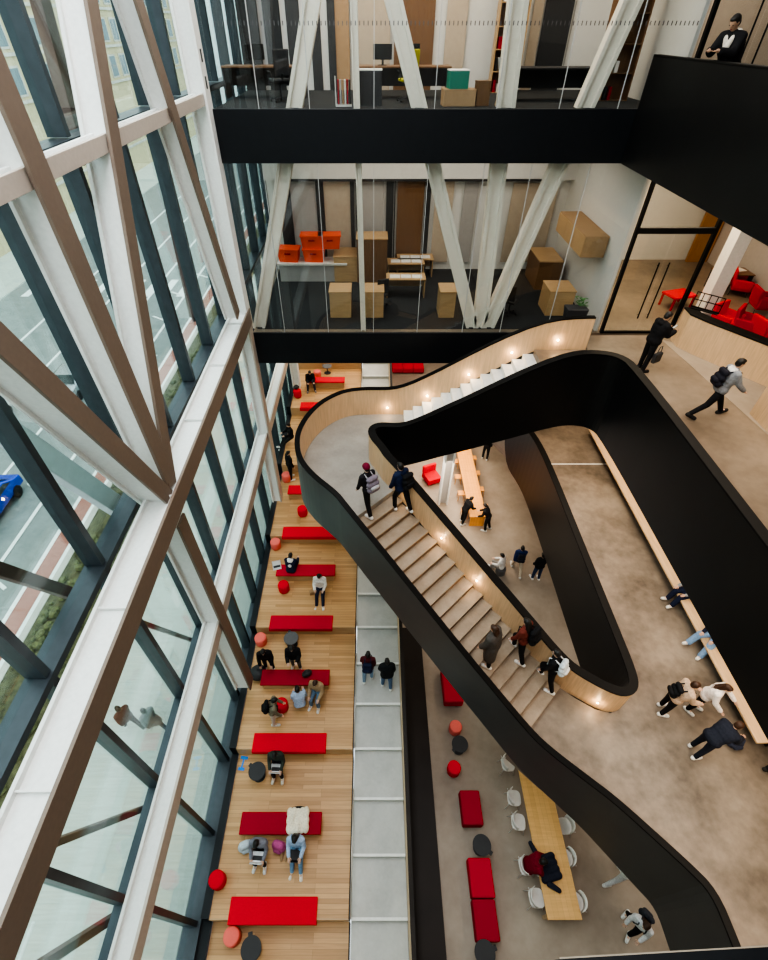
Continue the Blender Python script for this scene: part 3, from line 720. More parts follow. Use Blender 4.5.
# building across the street
bl = empty('building', (-40, 40, STREET), 0, 'cream stone building across the street seen through the upper facade', 'building')
MB().box((-8, -70, 0), (0, 100, 34)).build('wall', M['stone'], bl)
nwin = 0
for fl in range(3, 6):
    for y in range(-14, 96, 4):
        wf = MB().box((-0.02, y - 1.3, fl * 4.1 - 0.1), (0.10, y + 1.3, fl * 4.1 + 2.6)).build('window_surround', M['stone_grey'], bl)
        MB().box((0.04, y - 1.0, fl * 4.1 + 0.1), (0.13, y + 1.0, fl * 4.1 + 2.4)).build('pane', M['ext_glass'], wf)
for fl in range(1, 9): MB().box((-0.1, -70, fl * 4.1 - 0.7), (0.22, 100, fl * 4.1 - 0.4)).build('string_course', M['stone_grey'], bl)
def car(loc, rz, mat, label):
    t = empty('car', loc, rz, label, 'car', 'cars on the street')
    prof = [(-2.2, 0.35), (-2.25, 0.7), (-1.9, 0.92), (-1.15, 1.0), (-0.55, 1.42), (0.95, 1.45), (1.6, 1.02), (2.15, 0.9), (2.2, 0.35)]
    def ring(y, k): return [Vector((x, y, 0.35 + (z - 0.35) * (k if z > 1.05 else 1))) for x, z in prof]
    mb = MB(); mb.rings([ring(-0.88, 0.97), ring(-0.6, 1), ring(0.6, 1), ring(0.88, 0.97)]); mb.build('body', mat, t, bevel=0.08, smooth=True)
    MB().poly([(-1.12, -0.72, 1.035), (-0.6, -0.62, 1.41), (-0.6, 0.62, 1.41), (-1.12, 0.72, 1.035)], [(0, 1, 2, 3)]).build('rear_window', M['car_glass'], t, xf=Matrix.Translation((-0.03, 0, 0.03)))
    MB().poly([(1.57, -0.72, 1.05), (1.0, -0.62, 1.44), (1.0, 0.62, 1.44), (1.57, 0.72, 1.05)], [(0, 1, 2, 3)]).build('windscreen', M['car_glass'], t, xf=Matrix.Translation((0.03, 0, 0.03)))
    for s in (-1, 1):
        MB().poly([(-0.95, s * 0.895, 1.06), (-0.5, s * 0.895, 1.36), (0.85, s * 0.895, 1.38), (1.35, s * 0.895, 1.06)], [(0, 1, 2, 3)]).build('side_window', M['car_glass'], t)
        for x in (-1.35, 1.4):
            MB().lathe((0, 0, 0), [(0.26, -0.12), (0.33, -0.10), (0.33, 0.10), (0.26, 0.12)], 20).build('wheel', M['rubber'], t, xf=Matrix.Translation((x, s * 0.82, 0.33)) @ Matrix.Rotation(PI / 2, 4, 'X'))
    return t
car((-19.6, 16.6, STREET), PI / 2 + 0.05, M['car_blue'], 'blue car on the street beyond the glass at left')
car((-20.4, 28.5, STREET), PI / 2, M['car_grey'], 'grey car on the street behind the left diagonal brace')
car((-24.2, 24.0, STREET), PI / 2, M['car_white'], 'white car in the far lane of the street')

ba, bb_ = on_z(560, 959, -6.7), on_z(768, 947, -6.7)
bd_ = bb_ - ba; bq = bb_ + bd_ * 3
struct(MB().prism([(ba.x, ba.y), (bq.x, bq.y), (bq.x, YB), (ba.x, YB)], -6.9, -6.7).build('trim_bridge_edge', M['band']))
struct(MB().prism([(ba.x, ba.y), (bq.x, bq.y), (bq.x, bq.y + 0.012), (ba.x, ba.y + 0.012)], -6.72, -6.695).build('trim_bridge_nosing', M['conc_pale']))
# ================================================================== SEATING ON THE TIERS
def T(k): return -17.6 + TR * k
def bench_pad(k, label, mat):
    y0 = Y0 + TD * k - 0.10
    t = empty('bench_cushion', (-2.7, y0, T(k)), 0, label, 'cushion', 'red cushions along the tier edges')
    MB().box((-1.2, 0, 0.0), (1.2, 0.58, 0.06)).build('pad', mat, t, bevel=0.02); MB().box((-1.2, 0, -0.14), (1.2, 0.09, 0.0)).build('front_lip', mat, t, bevel=0.01)
def bench(y0, k, label, mat, x0=-3.9, x1=-1.5):
    t = empty('red_bench', ((x0 + x1) / 2, y0, T(k)), 0, label, 'bench', 'red felt benches standing on the wooden tiers'); h = (x1 - x0) / 2
    MB().box((-h, 0, 0.36), (h, 0.56, 0.44)).build('seat_pad', mat, t, bevel=0.02)
    MB().box((-h + 0.05, 0.05, 0.0), (h - 0.05, 0.51, 0.36)).build('base', M['oak_riser'], t, bevel=0.008)
bench_pad(0, 'bright red cushion on the lowest tier edge, empty, beside a coral stool', M['red_bright'])
bench_pad(1, 'bright red cushion where the laptop user in camouflage jacket sits', M['red_bright'])
bench_pad(2, 'empty dark red cushion on a tier edge between two groups of people', M['red'])
bench_pad(3, 'red cushion on the tier edge just below the curved landing', M['red_bright'])
bench_pad(5, 'far red cushion on the tier edge, mostly hidden by the landing', M['red_bright'])
bench(on_z(277, 834.5, T(0) + 0.44).y, 0, 'dark red bench with cream coats lying on it', M['red_deep'])
bench(on_z(290, 685, T(1) + 0.44).y, 1, 'dark red bench with people in black jackets gathered around it', M['red_deep'])
bench(on_z(300, 575.5, T(2) + 0.44).y, 2, 'red bench with a woman in white sitting on its right end', M['red'])
bench(on_z(295, 493.5, T(3) + 0.44).y, 3, 'red bench partly hidden by the curved landing', M['red_bright'])
bench(on_z(329, 382, T(5) + 0.44).y, 5, 'farthest red bench, near the seated man under the office', M['red_bright'], -3.65, -1.55)
def stool_at(loc, mat, label, grp='round felt stools', r=0.22, h=0.43):
    t = empty('round_stool', loc, 0, label, 'stool', grp)
    MB().lathe((0, 0, 0), [(r * 0.9, 0.02), (r * 0.98, 0.06), (r, h * 0.6), (r * 0.99, h - 0.05), (r * 0.93, h - 0.012), (r * 0.8, h)], 28).build('cushion', mat, t, smooth=True)
    MB().lathe((0, 0, 0), [(r * 0.8, 0), (r * 0.8, 0.025)], 24).build('base_ring', M['charcoal'], t)
def stool(px, py, z, mat, label, **kw):
    p = on_z(px, py, z + 0.43); stool_at((p.x, p.y, z), mat, label, **kw)
stool(275, 541, T(2), M['coral'], 'coral stool by the window behind the student with laptop and white-striped hood')
stool(283, 584, T(2), M['red_bright'], 'bright red stool in front of the bench end by the window')
stool(260, 637, T(1), M['coral'], 'coral stool by the window just below the empty dark red cushion')
stool(281, 703, T(1), M['red_bright'], 'bright red stool between the standing backpack wearer and the student in pale blue')
stool(216, 879, T(0), M['red_bright'], 'bright red stool alone by the window near the lower left of the tiers')
stool(231, 936, T(-1), M['coral'], 'coral stool at the bottom of the tiers beside a black side table')
stool(302, 508, T(3), M['red_bright'], 'red stool under the curve of the landing')
stool(286, 474, T(3), M['coral'], 'coral stool beside the black-clad figure behind the landing')
stool(317, 371, T(5), M['coral'], 'farthest coral stool behind the red bench under the office')
stool(297, 390, T(5), M['red_bright'], 'red stool with a black bag on it, next to the far seated man')
def side_table(loc, mat, label, tablet=False, r=0.27):
    t = empty('side_table', loc, random.uniform(0, 6), label, 'table', 'round black side tables')
    MB().lathe((0, 0, 0), [(r - 0.01, 0.45), (r, 0.455), (r, 0.475), (r - 0.01, 0.48)], 30).build('table_top', mat, t)
    MB().lathe((0, 0, 0), [(0.025, 0.02), (0.025, 0.45)], 12).build('stem', M['charcoal'], t)
    MB().lathe((0, 0, 0), [(0.2, 0), (0.2, 0.012), (0.03, 0.025)], 24).build('foot', M['charcoal'], t)
    MB().box((r - 0.05, -0.06, 0.44), (r + 0.07, 0.06, 0.47)).build('grip', M['charcoal'], t, bevel=0.01)
    return t
def stab(px, py, z, mat, label, **kw):
    p = on_z(px, py, z + 0.47); side_table((p.x, p.y, z), mat, label, **kw)
stab(251, 949, T(-1), M['charcoal'], 'black side table at the bottom edge beside the coral stool')
stab(257, 771, T(0), M['charcoal'], 'black side table next to the laptop user in camouflage jacket')
stab(291, 638, T(1), M['grey_top'], 'grey side table behind the student in black on the middle tier')
stab(327, 366, T(5), M['grey_top'], 'far grey side table behind the red bench under the office')
p = on_z(258, 672, T(1) + 0.25)
bg_ = empty('floor_cushion', (p.x, p.y, T(1)), 0, 'black round floor cushion at the window end of the crowded bench', 'cushion')
MB().ell((0, 0, 0.2), (0.3, 0.3, 0.2), n=20).build('cushion', M['charcoal'], bg_, smooth=True)
MB().tube([(-0.05, 0, 0.39), (0, 0, 0.44), (0.05, 0, 0.39)], 0.012).build('loop', M['charcoal'], bg_)
p = on_z(243, 763, T(0)); bd = empty('floor_sign', (p.x, p.y, T(0)), -0.12, 'bright blue floor marker shaped like a double-ended bar beside the window', 'marker')
MB().box((-0.12, 0.11, 0), (0.12, 0.20, 0.02)).build('end_bar', M['blue'], bd, bevel=0.004)
MB().box((-0.10, -0.22, 0), (0.10, -0.13, 0.02)).build('end_bar', M['blue'], bd, bevel=0.004)
MB().box((-0.025, -0.13, 0), (0.025, 0.11, 0.018)).build('shaft', M['blue'], bd)
rs = empty('red_sofa', (1.45, 30.0, L0), 0, 'bright red sofa far back under the office, beyond the grey stair', 'sofa')
for i in range(3):
    MB().box((0.75 * i, 0, 0.1), (0.75 * i + 0.73, 1.2, 0.45)).build('seat', M['red_bright'], rs, bevel=0.04)
    MB().box((0.75 * i, 1.0, 0.45), (0.75 * i + 0.73, 1.2, 1.5)).build('backrest', M['red_bright'], rs, bevel=0.04)

# ================================================================== GROUND FLOOR
def cube_sofa(x0, x1, y0, y1, label, mat):
    t = empty('red_ottoman', ((x0 + x1) / 2, (y0 + y1) / 2, L0), 0, label, 'ottoman', 'red upholstered blocks on the ground floor')
    a, b = (x1 - x0) / 2, (y1 - y0) / 2
    MB().box((-a, -b, 0.05), (a, b, 0.45)).build('block', mat, t, bevel=0.045, seg=3)
    MB().box((-a + 0.06, -b + 0.06, 0), (a - 0.06, b - 0.06, 0.05)).build('plinth', M['charcoal'], t)
def sofa_px(x0, y0, x1, y1, label, mat):
    p, q = on_z(x0, y0, L0 + 0.45), on_z(x1, y1, L0 + 0.45); cube_sofa(min(p.x, q.x), max(p.x, q.x), min(p.y, q.y), max(p.y, q.y), label, mat)
sofa_px(459.5, 790, 484, 825, 'deep red block ottoman between a bright red stool and a black side table', M['red_deep'])
sofa_px(467.5, 857.5, 496, 898, 'bright red block ottoman behind the deep red one, upper of the joined pair', M['red'])
sofa_px(472, 899, 501, 942, 'deep red block ottoman at the lower end of the joined pair', M['red_deep'])
sofa_px(441, 668, 464, 702, 'red block ottoman half hidden under the lower stair flight', M['red'])
def lstool(px, py, mat, label): stool(px, py, L0, mat, label)
lstool(456, 726, M['coral'], 'coral stool on the ground floor below the lower flight')
lstool(454.5, 767, M['red_bright'], 'bright red stool on the ground floor near the deep red ottoman')
stab(460, 744, L0, M['charcoal'], 'black side table on the ground floor touching the coral stool')
stab(482, 845, L0, M['charcoal'], 'black side table between the deep red ottoman and the joined pair')
stab(485, 953, L0, M['charcoal'], 'black side table at the bottom edge below the joined red ottomans')
def long_table(x0, x1, y0, y1, mat, label, legmat):
    t = empty('long_table', ((x0 + x1) / 2, (y0 + y1) / 2, L0), 0, label, 'table'); a, b = (x1 - x0) / 2, (y1 - y0) / 2
    MB().box((-a, -b, 0.69), (a, b, 0.74)).build('table_top', mat, t, bevel=0.006)
    for sy in (-1, 1):
        MB().box((-a + 0.06, sy * (b - 0.1) - 0.04, 0), (a - 0.06, sy * (b - 0.1) + 0.04, 0.69)).build('end_panel', legmat, t)
    MB().box((-0.04, -b + 0.1, 0.5), (0.04, b - 0.1, 0.62)).build('stretcher', legmat, t)
tA, tB = on_z(548, 920, L0 + 0.74), on_z(582, 918, L0 + 0.74)
TX0, TX1, TY0 = tA.x, tB.x, tA.y
long_table(TX0, TX1, TY0, 7.6, M['oak_table'], 'long light oak table on the ground floor with white chairs', M['oak_riser'])
chair_proto = None
def chair(x, y, rz, label):
    global chair_proto
    if chair_proto is None:
        t = empty('white_chair', (0, 0, 0), 0)
        MB().rings([[Vector((0.22 * c_, 0.21 * s_, 0.44 + dz)) for c_, s_ in [(math.copysign(abs(math.cos(a)) ** 0.6, math.cos(a)), math.copysign(abs(math.sin(a)) ** 0.6, math.sin(a))) for a in [2 * PI * i / 20 for i in range(20)]]] for dz in (0, 0.03)]).build('seat', M['white_plastic'], t, bevel=0.008)
        R = []
        for i in range(9):
            th = PI * (0.12 + 0.76 * i / 8); cx_, cy_ = -0.24 * math.cos(th), -0.22 * math.sin(th) + 0.02
            R.append([Vector((cx_, cy_, 0.52)), Vector((cx_ * 0.93, cy_ * 0.93, 0.52)), Vector((cx_ * 0.98, cy_ * 1.05, 0.80)), Vector((cx_ * 1.05, cy_ * 1.12, 0.80))])
        MB().rings(R).build('backrest', M['white_plastic'], t, smooth=True)
        for sx_ in (-1, 1):
            for sy_ in (-1, 1):
                MB().tube([(sx_ * 0.15, sy_ * 0.15, 0.45), (sx_ * 0.21, sy_ * 0.22, 0.0)], 0.013, 8).build('leg', M['steel'], t)
            MB().tube([(sx_ * 0.17, -0.15, 0.45), (sx_ * 0.2, -0.21, 0.62)], 0.011, 6).build('back_support', M['steel'], t)
        chair_proto = t; o = t
    else: o = copy_tree(chair_proto)
    o.location = (x, y, L0); o.rotation_euler = (0, 0, rz); tag(o, label, 'chair', 'white chairs around the long oak table'); return o
# rz: chair faces +Y locally
def ypx(py): return on_z(540, py, L0 + 0.45).y
names = [(-1, 898, 'white chair at the window side of the long table, nearest its free end'), (-1, 822, 'white chair at the long table, lower of two empty ones left of it'),
         (-1, 798, 'white chair at the long table, upper of two empty ones left of it'), (-1, 866, 'white chair at the long table under the person in the red hood'), (-1, 764, 'white chair left of the long table, half hidden by the black balustrade'),
         (1, 826, 'white chair right of the long table, just emerging from under the balustrade'), (1, 858, 'white chair pushed under the right side of the long table'), (1, 902, 'white chair right of the long table nearest its free end')]
for s, py, lb in names:
    chair((TX0 - 0.24 + (0.12 if py == 898 else 0)) if s < 0 else TX1 + (0.22 if py == 826 else 0.02), ypx(py), -PI / 2 + random.uniform(-.1, .1) if s < 0 else PI / 2 + random.uniform(-.1, .1), lb)
# far amber table with stools
a_, b_ = on_z(470, 517, L0 + 0.74), on_z(486, 514, L0 + 0.74)
FXa, FXb, FY0 = a_.x, b_.x, a_.y
long_table(FXa, FXb, FY0, FY0 + 6.5, M['orange_table'], 'long amber table far below, seen through the opening between the flights', M['orange_table'])
wsp = None
for i in range(8):
    s = 1 if i % 2 else -1; y = FY0 + 0.7 + (i // 2) * 1.25 + (0.3 if s > 0 else 0)
    if i == 0:
        t = empty('wooden_stool', (0, 0, 0)); MB().box((-0.17, -0.17, 0.41), (0.17, 0.17, 0.45)).build('seat', M['orange_table'], t, bevel=0.01)
        for sx_ in (-1, 1):
            for sy_ in (-1, 1): MB().tube([(sx_ * 0.13, sy_ * 0.13, 0.41), (sx_ * 0.16, sy_ * 0.16, 0)], 0.016, 6).build('leg', M['orange_table'], t)
        wsp = t; o = t
    else: o = copy_tree(wsp)
    o.location = ((FXb + 0.12) if s > 0 else (FXa - 0.12), y, L0)
    tag(o, '%s wooden stool along the %s side of the amber table, counted from its near end' % (['first', 'second', 'third', 'fourth'][i // 2], 'right' if s > 0 else 'left'), 'stool', 'wooden stools at the amber table')
gc = empty('slanted_column', tuple(on_z(442.5, 502, L0)), 0, 'pale slanted steel column next to the amber table', 'column')
d_ = (on_y(449.5, 458, gc.location.y) - Vector(gc.location)) * 2.0
MB().bar((0, 0, 0), d_, 0.34, 0.12).build('web', M['grey_wall'], gc)
for x in (-0.2, 0.2): MB().bar((x, 0, 0), Vector((x, 0, 0)) + d_, 0.07, 0.42).build('flange', M['white_steel'], gc)
p = on_z(432, 474, L0 + 0.5)
ra = empty('red_armchair', (p.x, p.y, L0), 0.4, 'red armchair on the ground floor left of the slanted column', 'armchair')
MB().box((-0.4, -0.4, 0.1), (0.4, 0.4, 0.44)).build('seat', M['red_bright'], ra, bevel=0.05)
MB().box((-0.4, 0.26, 0.44), (0.4, 0.42, 0.9)).build('backrest', M['red_bright'], ra, bevel=0.05)

# ================================================================== OFFICES
def desk(cx, cy, z, wx, wy, mat, label, h=0.73, rz=0):
    t = empty('desk', (cx, cy, z), rz, label, 'desk'); a, b = wx / 2, wy / 2
    MB().box((-a, -b, h - 0.04), (a, b, h)).build('desk_top', mat, t, bevel=0.005)
    for s in (-1, 1): MB().box((s * (a - 0.04) - 0.02, -b + 0.03, 0), (s * (a - 0.04) + 0.02, b - 0.03, h - 0.04)).build('leg_panel', M['charcoal'] if mat != M['desk_wood'] else mat, t)
    MB().box((-a + 0.05, b - 0.08, 0.25), (a - 0.05, b - 0.05, h - 0.04)).build('modesty_panel', M['charcoal'] if mat != M['desk_wood'] else mat, t)
    return t
def task_chair(x, y, z, rz, label, mat=None):
    mat = mat or M['charcoal']; t = empty('task_chair', (x, y, z), rz, label, 'chair', 'office task chairs')
    MB().box((-0.24, -0.23, 0.44), (0.24, 0.23, 0.51)).build('seat', mat, t, bevel=0.03)
    MB().obox((0, -0.25, 0.84), (0.44, 0.05, 0.56), 0, 0.12).build('backrest', mat, t, bevel=0.02)
    MB().tube([(0, -0.2, 0.46), (0, -0.27, 0.62)], 0.02).build('back_post', M['charcoal'], t)
    MB().tube([(0, 0, 0.08), (0, 0, 0.44)], 0.028).build('gas_lift', M['charcoal'], t)
    for i in range(5):
        a = 2 * PI * i / 5; lg = MB().tube([(0, 0, 0.10), (0.29 * math.cos(a), 0.29 * math.sin(a), 0.07)], 0.02, 6).build('foot_arm', M['charcoal'], t)
        MB().ell((0.29 * math.cos(a), 0.29 * math.sin(a), 0.03), (0.03, 0.03, 0.03), n=8, m=5).build('caster', M['rubber'], lg)
    for s in (-1, 1): MB().tube([(s * 0.23, -0.1, 0.48), (s * 0.28, -0.08, 0.66), (s * 0.28, 0.12, 0.67)], 0.015, 6).build('armrest', M['charcoal'], t)
    return t
def monitor(x, y, z, rz, label):
    t = empty('monitor', (x, y, z), rz, label, 'monitor')
    MB().box((-0.27, -0.02, 0.12), (0.27, 0.02, 0.46)).build('screen', M['screen'], t, bevel=0.006)
    MB().box((-0.03, 0.02, 0.0), (0.03, 0.05, 0.3)).build('neck', M['charcoal'], t); MB().box((-0.12, -0.08, 0), (0.12, 0.1, 0.012)).build('base', M['charcoal'], t)
def box_thing(name, x, y, z, sx_, sy_, sz, mat, label, cat, rz=0, lid=None):
    t = empty(name, (x, y, z), rz, label, cat); 
    MB().box((-sx_ / 2, -sy_ / 2, 0), (sx_ / 2, sy_ / 2, sz)).build('body', mat, t, bevel=0.008)
    MB().box((-sx_ / 2 - 0.005, -sy_ / 2 - 0.005, sz), (sx_ / 2 + 0.005, sy_ / 2 + 0.005, sz + 0.025)).build('lid', lid or mat, t)
    return t
def at_floor(px, py, z): return on_z(px, py, z)
# upper office
desk(-3.1, 18.3, L3, 2.4, 0.8, M['walnut'], 'dark desk by the left end of the upper office')
monitor(-3.35, 18.3, L3 + 0.73, 0.3, 'black monitor on the desk at the left end of the upper office')
task_chair(-2.55, 17.2, L3, 0.5, 'black office chair beside the dark desk in the upper office')
desk(0.9, 18.2, L3, 2.7, 0.8, M['walnut'], 'long brown desk behind the middle post of the upper office')
monitor(0.3, 18.3, L3 + 0.73, -0.2, 'black monitor at left on the long brown desk upstairs')
monitor(1.1, 18.4, L3 + 0.73, 0.15, 'black monitor at right on the long brown desk upstairs')
task_chair(1.0, 17.2, L3, 0.2, 'office chair with a yellow-green jacket over it, upper office', M['yellow'])
box_thing('black_bin', -0.05, 16.5, L3, 0.62, 0.45, 0.72, M['charcoal'], 'black bin with papers on top beside the slim middle post upstairs', 'bin', 0, M['paper'])
mr_ = empty('magazine_rack', (-0.75, 16.2, L3), 0.1, 'white rack of red and purple magazines on the upper office floor', 'rack')
MB().box((-0.2, -0.12, 0), (0.2, 0.12, 0.04)).build('tray', M['white_plastic'], mr_); MB().box((-0.22, -0.12, 0), (-0.2, 0.12, 0.62)).build('side', M['white_plastic'], mr_)
for i in range(6): MB().obox((-0.14 + 0.06 * i, 0, 0.3), (0.035, 0.2, 0.5), 0, 0).build('magazine', [M['red_deep'], M['grey_wall'], M['card'], M['white_plastic'], M['red_deep'], M['charcoal']][i], mr_)
box_thing('green_box', 2.25, 16.35, L3 + 0.36, 0.5, 0.4, 0.36, M['green'], 'green and white box stacked on a brown carton behind the glass', 'box', 0.1, M['paper'])
box_thing('brown_carton', 2.3, 16.35, L3, 0.85, 0.5, 0.33, M['card'], 'brown cardboard carton under the green box in the upper office', 'box', 0.05)
box_thing('brown_bag', 2.92, 16.3, L3, 0.36, 0.25, 0.5, M['walnut'], 'brown paper bag between the cartons and the grey lamp', 'bag', 0.2)
lm = empty('tripod_lamp', (3.42, 16.15, L3), 0, 'tripod lamp with a grey cone shade behind the upper office glass', 'lamp')
MB().lathe((0, 0, 0), [(0.15, 0.62), (0.23, 0.98), (0.22, 0.98), (0.14, 0.62)], 24).build('lamp_shade', M['grey_wall'], lm)
for i in range(3): a = 2 * PI * i / 3; MB().tube([(0, 0, 0.66), (0.22 * math.cos(a), 0.22 * math.sin(a), 0)], 0.015, 6).build('leg', M['desk_wood'], lm)
desk(5.0, 17.6, L3, 2.3, 0.8, M['charcoal'], 'black table between the two white struts at right upstairs')
def shelf(x0, x1, y, z, h, n, mat, label):
    t = empty('bookshelf', (x0, y, z), 0, label, 'bookshelf'); W = x1 - x0
    for x in (0, W): MB().box((x - 0.02, 0, 0), (x + 0.02, 0.4, h)).build('side_panel', mat, t)
    MB().box((0, 0.38, 0), (W, 0.4, h)).build('back_panel', M['walnut'], t)
    for i in range(n + 1): MB().box((0.02, 0, h * i / n - 0.012), (W - 0.02, 0.38, h * i / n + 0.012)).build('shelf', mat, t)
    for i in range(n):
        x = 0.08
        for k in range(3):
            wd = random.uniform(0.06, 0.12)
            if x + wd < W - 0.05 and random.random() < 0.75: tag(MB().box((x0 + x, y + 0.06, z + h * i / n + 0.012), (x0 + x + wd, y + 0.3, z + h * i / n + random.uniform(0.2, 0.32))).build('binder', random.choice([M['charcoal'], M['red_deep'], M['card'], M['paper']])), 'small binder on a shelf of the ' + label.split(',')[0], 'binder', 'binders on the ' + label.split(',')[0])
            x += wd + 0.05
shelf(3.75, 4.6, 19.6, L3, 3.6, 7, M['desk_wood'], 'amber wooden bookshelf, left of the upright strut upstairs')
shelf(6.35, 7.25, 17.4, L3, 3.6, 6, M['walnut'], 'dark wooden bookshelf, at the right end of the upper office')
# lower office
for i, (px, py, zz) in enumerate([(290, 262, 0), (315, 262, 0), (330, 246, 0.5), (312, 240, 0.5)]):
    p = on_y(px, py, 20.3)
    t = empty('orange_crate', (p.x, 20.3, L2 + (0.75 if zz == 0 else 1.25)), random.uniform(-.1, .1), 'orange plastic crate in the lower office on %s' % ['the white ledge, leftmost', 'the white ledge, middle', 'top of the stack, right', 'top of the stack, left'][i], 'crate', 'orange crates in the lower office')
    MB().rings([[Vector((sx_ * k, sy_ * k, z)) for sx_, sy_ in ((-.42, -.28), (.42, -.28), (.42, .28), (-.42, .28))] for k, z in ((0.86, 0.0), (1.0, 0.46))]).build('body', M['orange'], t)
    MB().box((-0.45, -0.31, 0.46), (0.45, 0.31, 0.50)).build('rim', M['orange'], t); MB().box((-0.12, -0.30, 0.3), (0.12, -0.285, 0.36)).build('grip', M['red_deep'], t)
lg_ = empty('low_ledge', (-2.4, 20.3, L2), 0, 'low white ledge carrying the orange crates in the lower office', 'shelf')
MB().box((-1.4, -0.4, 0.68), (1.4, 0.4, 0.75)).build('top', M['white_plastic'], lg_); MB().box((-1.35, -0.3, 0), (1.35, 0.35, 0.68)).build('body', M['grey_wall'], lg_)
def block_desk(px, py, wx, wy, h, mat, label):
    p = on_z(px, py, L2); t = empty('wooden_counter', (p.x, p.y + wy / 2, L2), 0, label, 'counter')
    MB().box((-wx / 2, -wy / 2, 0), (wx / 2, wy / 2, h - 0.04)).build('body', mat, t); MB().box((-wx / 2 - 0.02, -wy / 2 - 0.02, h - 0.04), (wx / 2 + 0.02, wy / 2 + 0.02, h)).build('worktop', M['desk_wood'], t)
    return t, p
block_desk(341, 318, 0.75, 0.8, 0.95, M['desk_wood'], 'pale wood counter block left of the slim post in the lower office')
block_desk(373, 318, 0.75, 0.8, 0.95, M['desk_wood'], 'pale wood counter block right of the slim post in the lower office')
block_desk(347, 282, 1.0, 1.1, 1.0, M['desk_wood'], 'pale wood counter further back left of the slim post')
block_desk(372, 283, 1.2, 0.9, 1.7, M['walnut'], 'tall brown storage block at the middle of the lower office')
block_desk(446, 318, 0.55, 0.8, 0.95, M['desk_wood'], 'narrow pale wood block beside the node of the white struts')
block_desk(557, 316, 0.9, 1.0, 0.9, M['desk_wood'], 'pale wood block at the right end of the lower office, plant in front')
block_desk(545, 290, 0.9, 1.6, 1.1, M['walnut'], 'brown wood block behind the plant at the right of the lower office')
tabn = 0
for px, py in ((405, 279), (405, 295), (414, 274.5)):
    p = on_z(px, py, L2); tabn += 1
    t = desk(p.x, p.y, L2, 1.5, 0.7, M['desk_wood'], '%s brown desk with white sheets in the lower office, counted from the glass' % {1: 'second', 2: 'first', 3: 'third'}[tabn])
    for k in (-1, 0, 1):
        sh = MB().box((p.x + k * 0.42 - 0.19, p.y - 0.2, L2 + 0.731), (p.x + k * 0.42 + 0.19, p.y + 0.12, L2 + 0.745)).build('paper_sheet', M['paper'])
        tag(sh, 'white sheet at the %s of the %s brown desk in the lower office' % ({-1: 'left', 0: 'middle', 1: 'right'}[k], {1: 'second', 2: 'first', 3: 'third'}[tabn]), 'paper', 'white sheets on the lower office desks')
task_chair(0.3, 17.6, L2, 0.4, 'black office chair behind the slim post in the lower office')
task_chair(5.0, 17.0, L2, -0.6, 'black office chair right of the strut node in the lower office')
hc = empty('hanging_cabinet', (6.45, 17.6, L2 + 2.0), 0, 'long pale wood cabinet hung on the right wall of the lower office', 'cabinet')
MB().box((0.45, -1.0, 0.1), (1.22, 1.9, 0.75)).build('carcass', M['card'], hc, bevel=0.01)
for i in range(3): MB().box((0.43, -0.98 + 0.96 * i, 0.12), (0.45, -0.04 + 0.96 * i, 0.73)).build('door', M['desk_wood'], hc)
pl = empty('potted_plant', (6.75, 15.12, L2 + 0.0), 0, 'dark planter with a small leafy plant at the top of the stair wall', 'plant')
pl.location = (6.6, 15.05, L2)
MB().rings([[Vector((sx_ * k, sy_ * k, z)) for sx_, sy_ in ((-.34, -.22), (.34, -.22), (.34, .22), (-.34, .22))] for k, z in ((0.85, 0.7), (1.0, 1.1))]).build('planter', M['charcoal'], pl, bevel=0.02)
MB().box((-0.2, -0.12, 0), (0.2, 0.12, 0.7)).build('stand', M['charcoal'], pl)
lf = MB()
for i in range(26):
    a = random.uniform(0, 6.28); r = random.uniform(0.02, 0.2); lf.ell((0.1 + r * math.cos(a), r * math.sin(a), 1.15 + random.uniform(0, 0.3)), (0.07, 0.03, 0.012), Matrix.Rotation(a, 3, 'Z') @ Matrix.Rotation(random.uniform(-.8, .3), 3, 'Y'), n=6, m=4)
lf.build('foliage', plain('leaf', (0.05, 0.16, 0.04), 0.5), pl)

# ================================================================== UPPER FLOOR, RIGHT: red chairs behind the counter
for i, (px, py, mt_) in enumerate([(727, 318, 'red_bright'), (748, 322, 'red'), (742, 282, 'red_bright'), (764, 300, 'red'), (766, 330, 'red_bright')]):
    p = on_z(px, py, L2 + 0.45)
    t = empty('red_lounge_chair', (p.x, p.y, L2), 0.5 + 0.3 * i, ['bright red lounge chair nearest the white column', 'red lounge chair with a pale bag, behind the counter', 'red lounge chair farthest from the counter', 'red lounge chair second from the right edge', 'red lounge chair at the right edge of the picture'][i], 'armchair', 'red lounge chairs behind the counter')
    MB().box((-0.36, -0.36, 0.2), (0.36, 0.3, 0.45)).build('seat', M[mt_], t, bevel=0.05)
    MB().obox((0, 0.32, 0.62), (0.72, 0.12, 0.55), 0, -0.15).build('backrest', M[mt_], t, bevel=0.04)
    for s in (-1, 1): MB().box((s * 0.37 - 0.05, -0.34, 0.3), (s * 0.37 + 0.05, 0.3, 0.62)).build('armrest', M[mt_], t, bevel=0.03)
    for sx_ in (-1, 1):
        for sy_ in (-1, 1): MB().tube([(sx_ * 0.3, sy_ * 0.28, 0.2), (sx_ * 0.32, sy_ * 0.3, 0)], 0.016, 6).build('leg', M['charcoal'], t)
p = on_z(738, 272, L2 + 0.7); t = desk(p.x - 0.2, p.y, L2, 1.3, 0.8, M['walnut'], 'brown table with white papers behind the red lounge chairs')
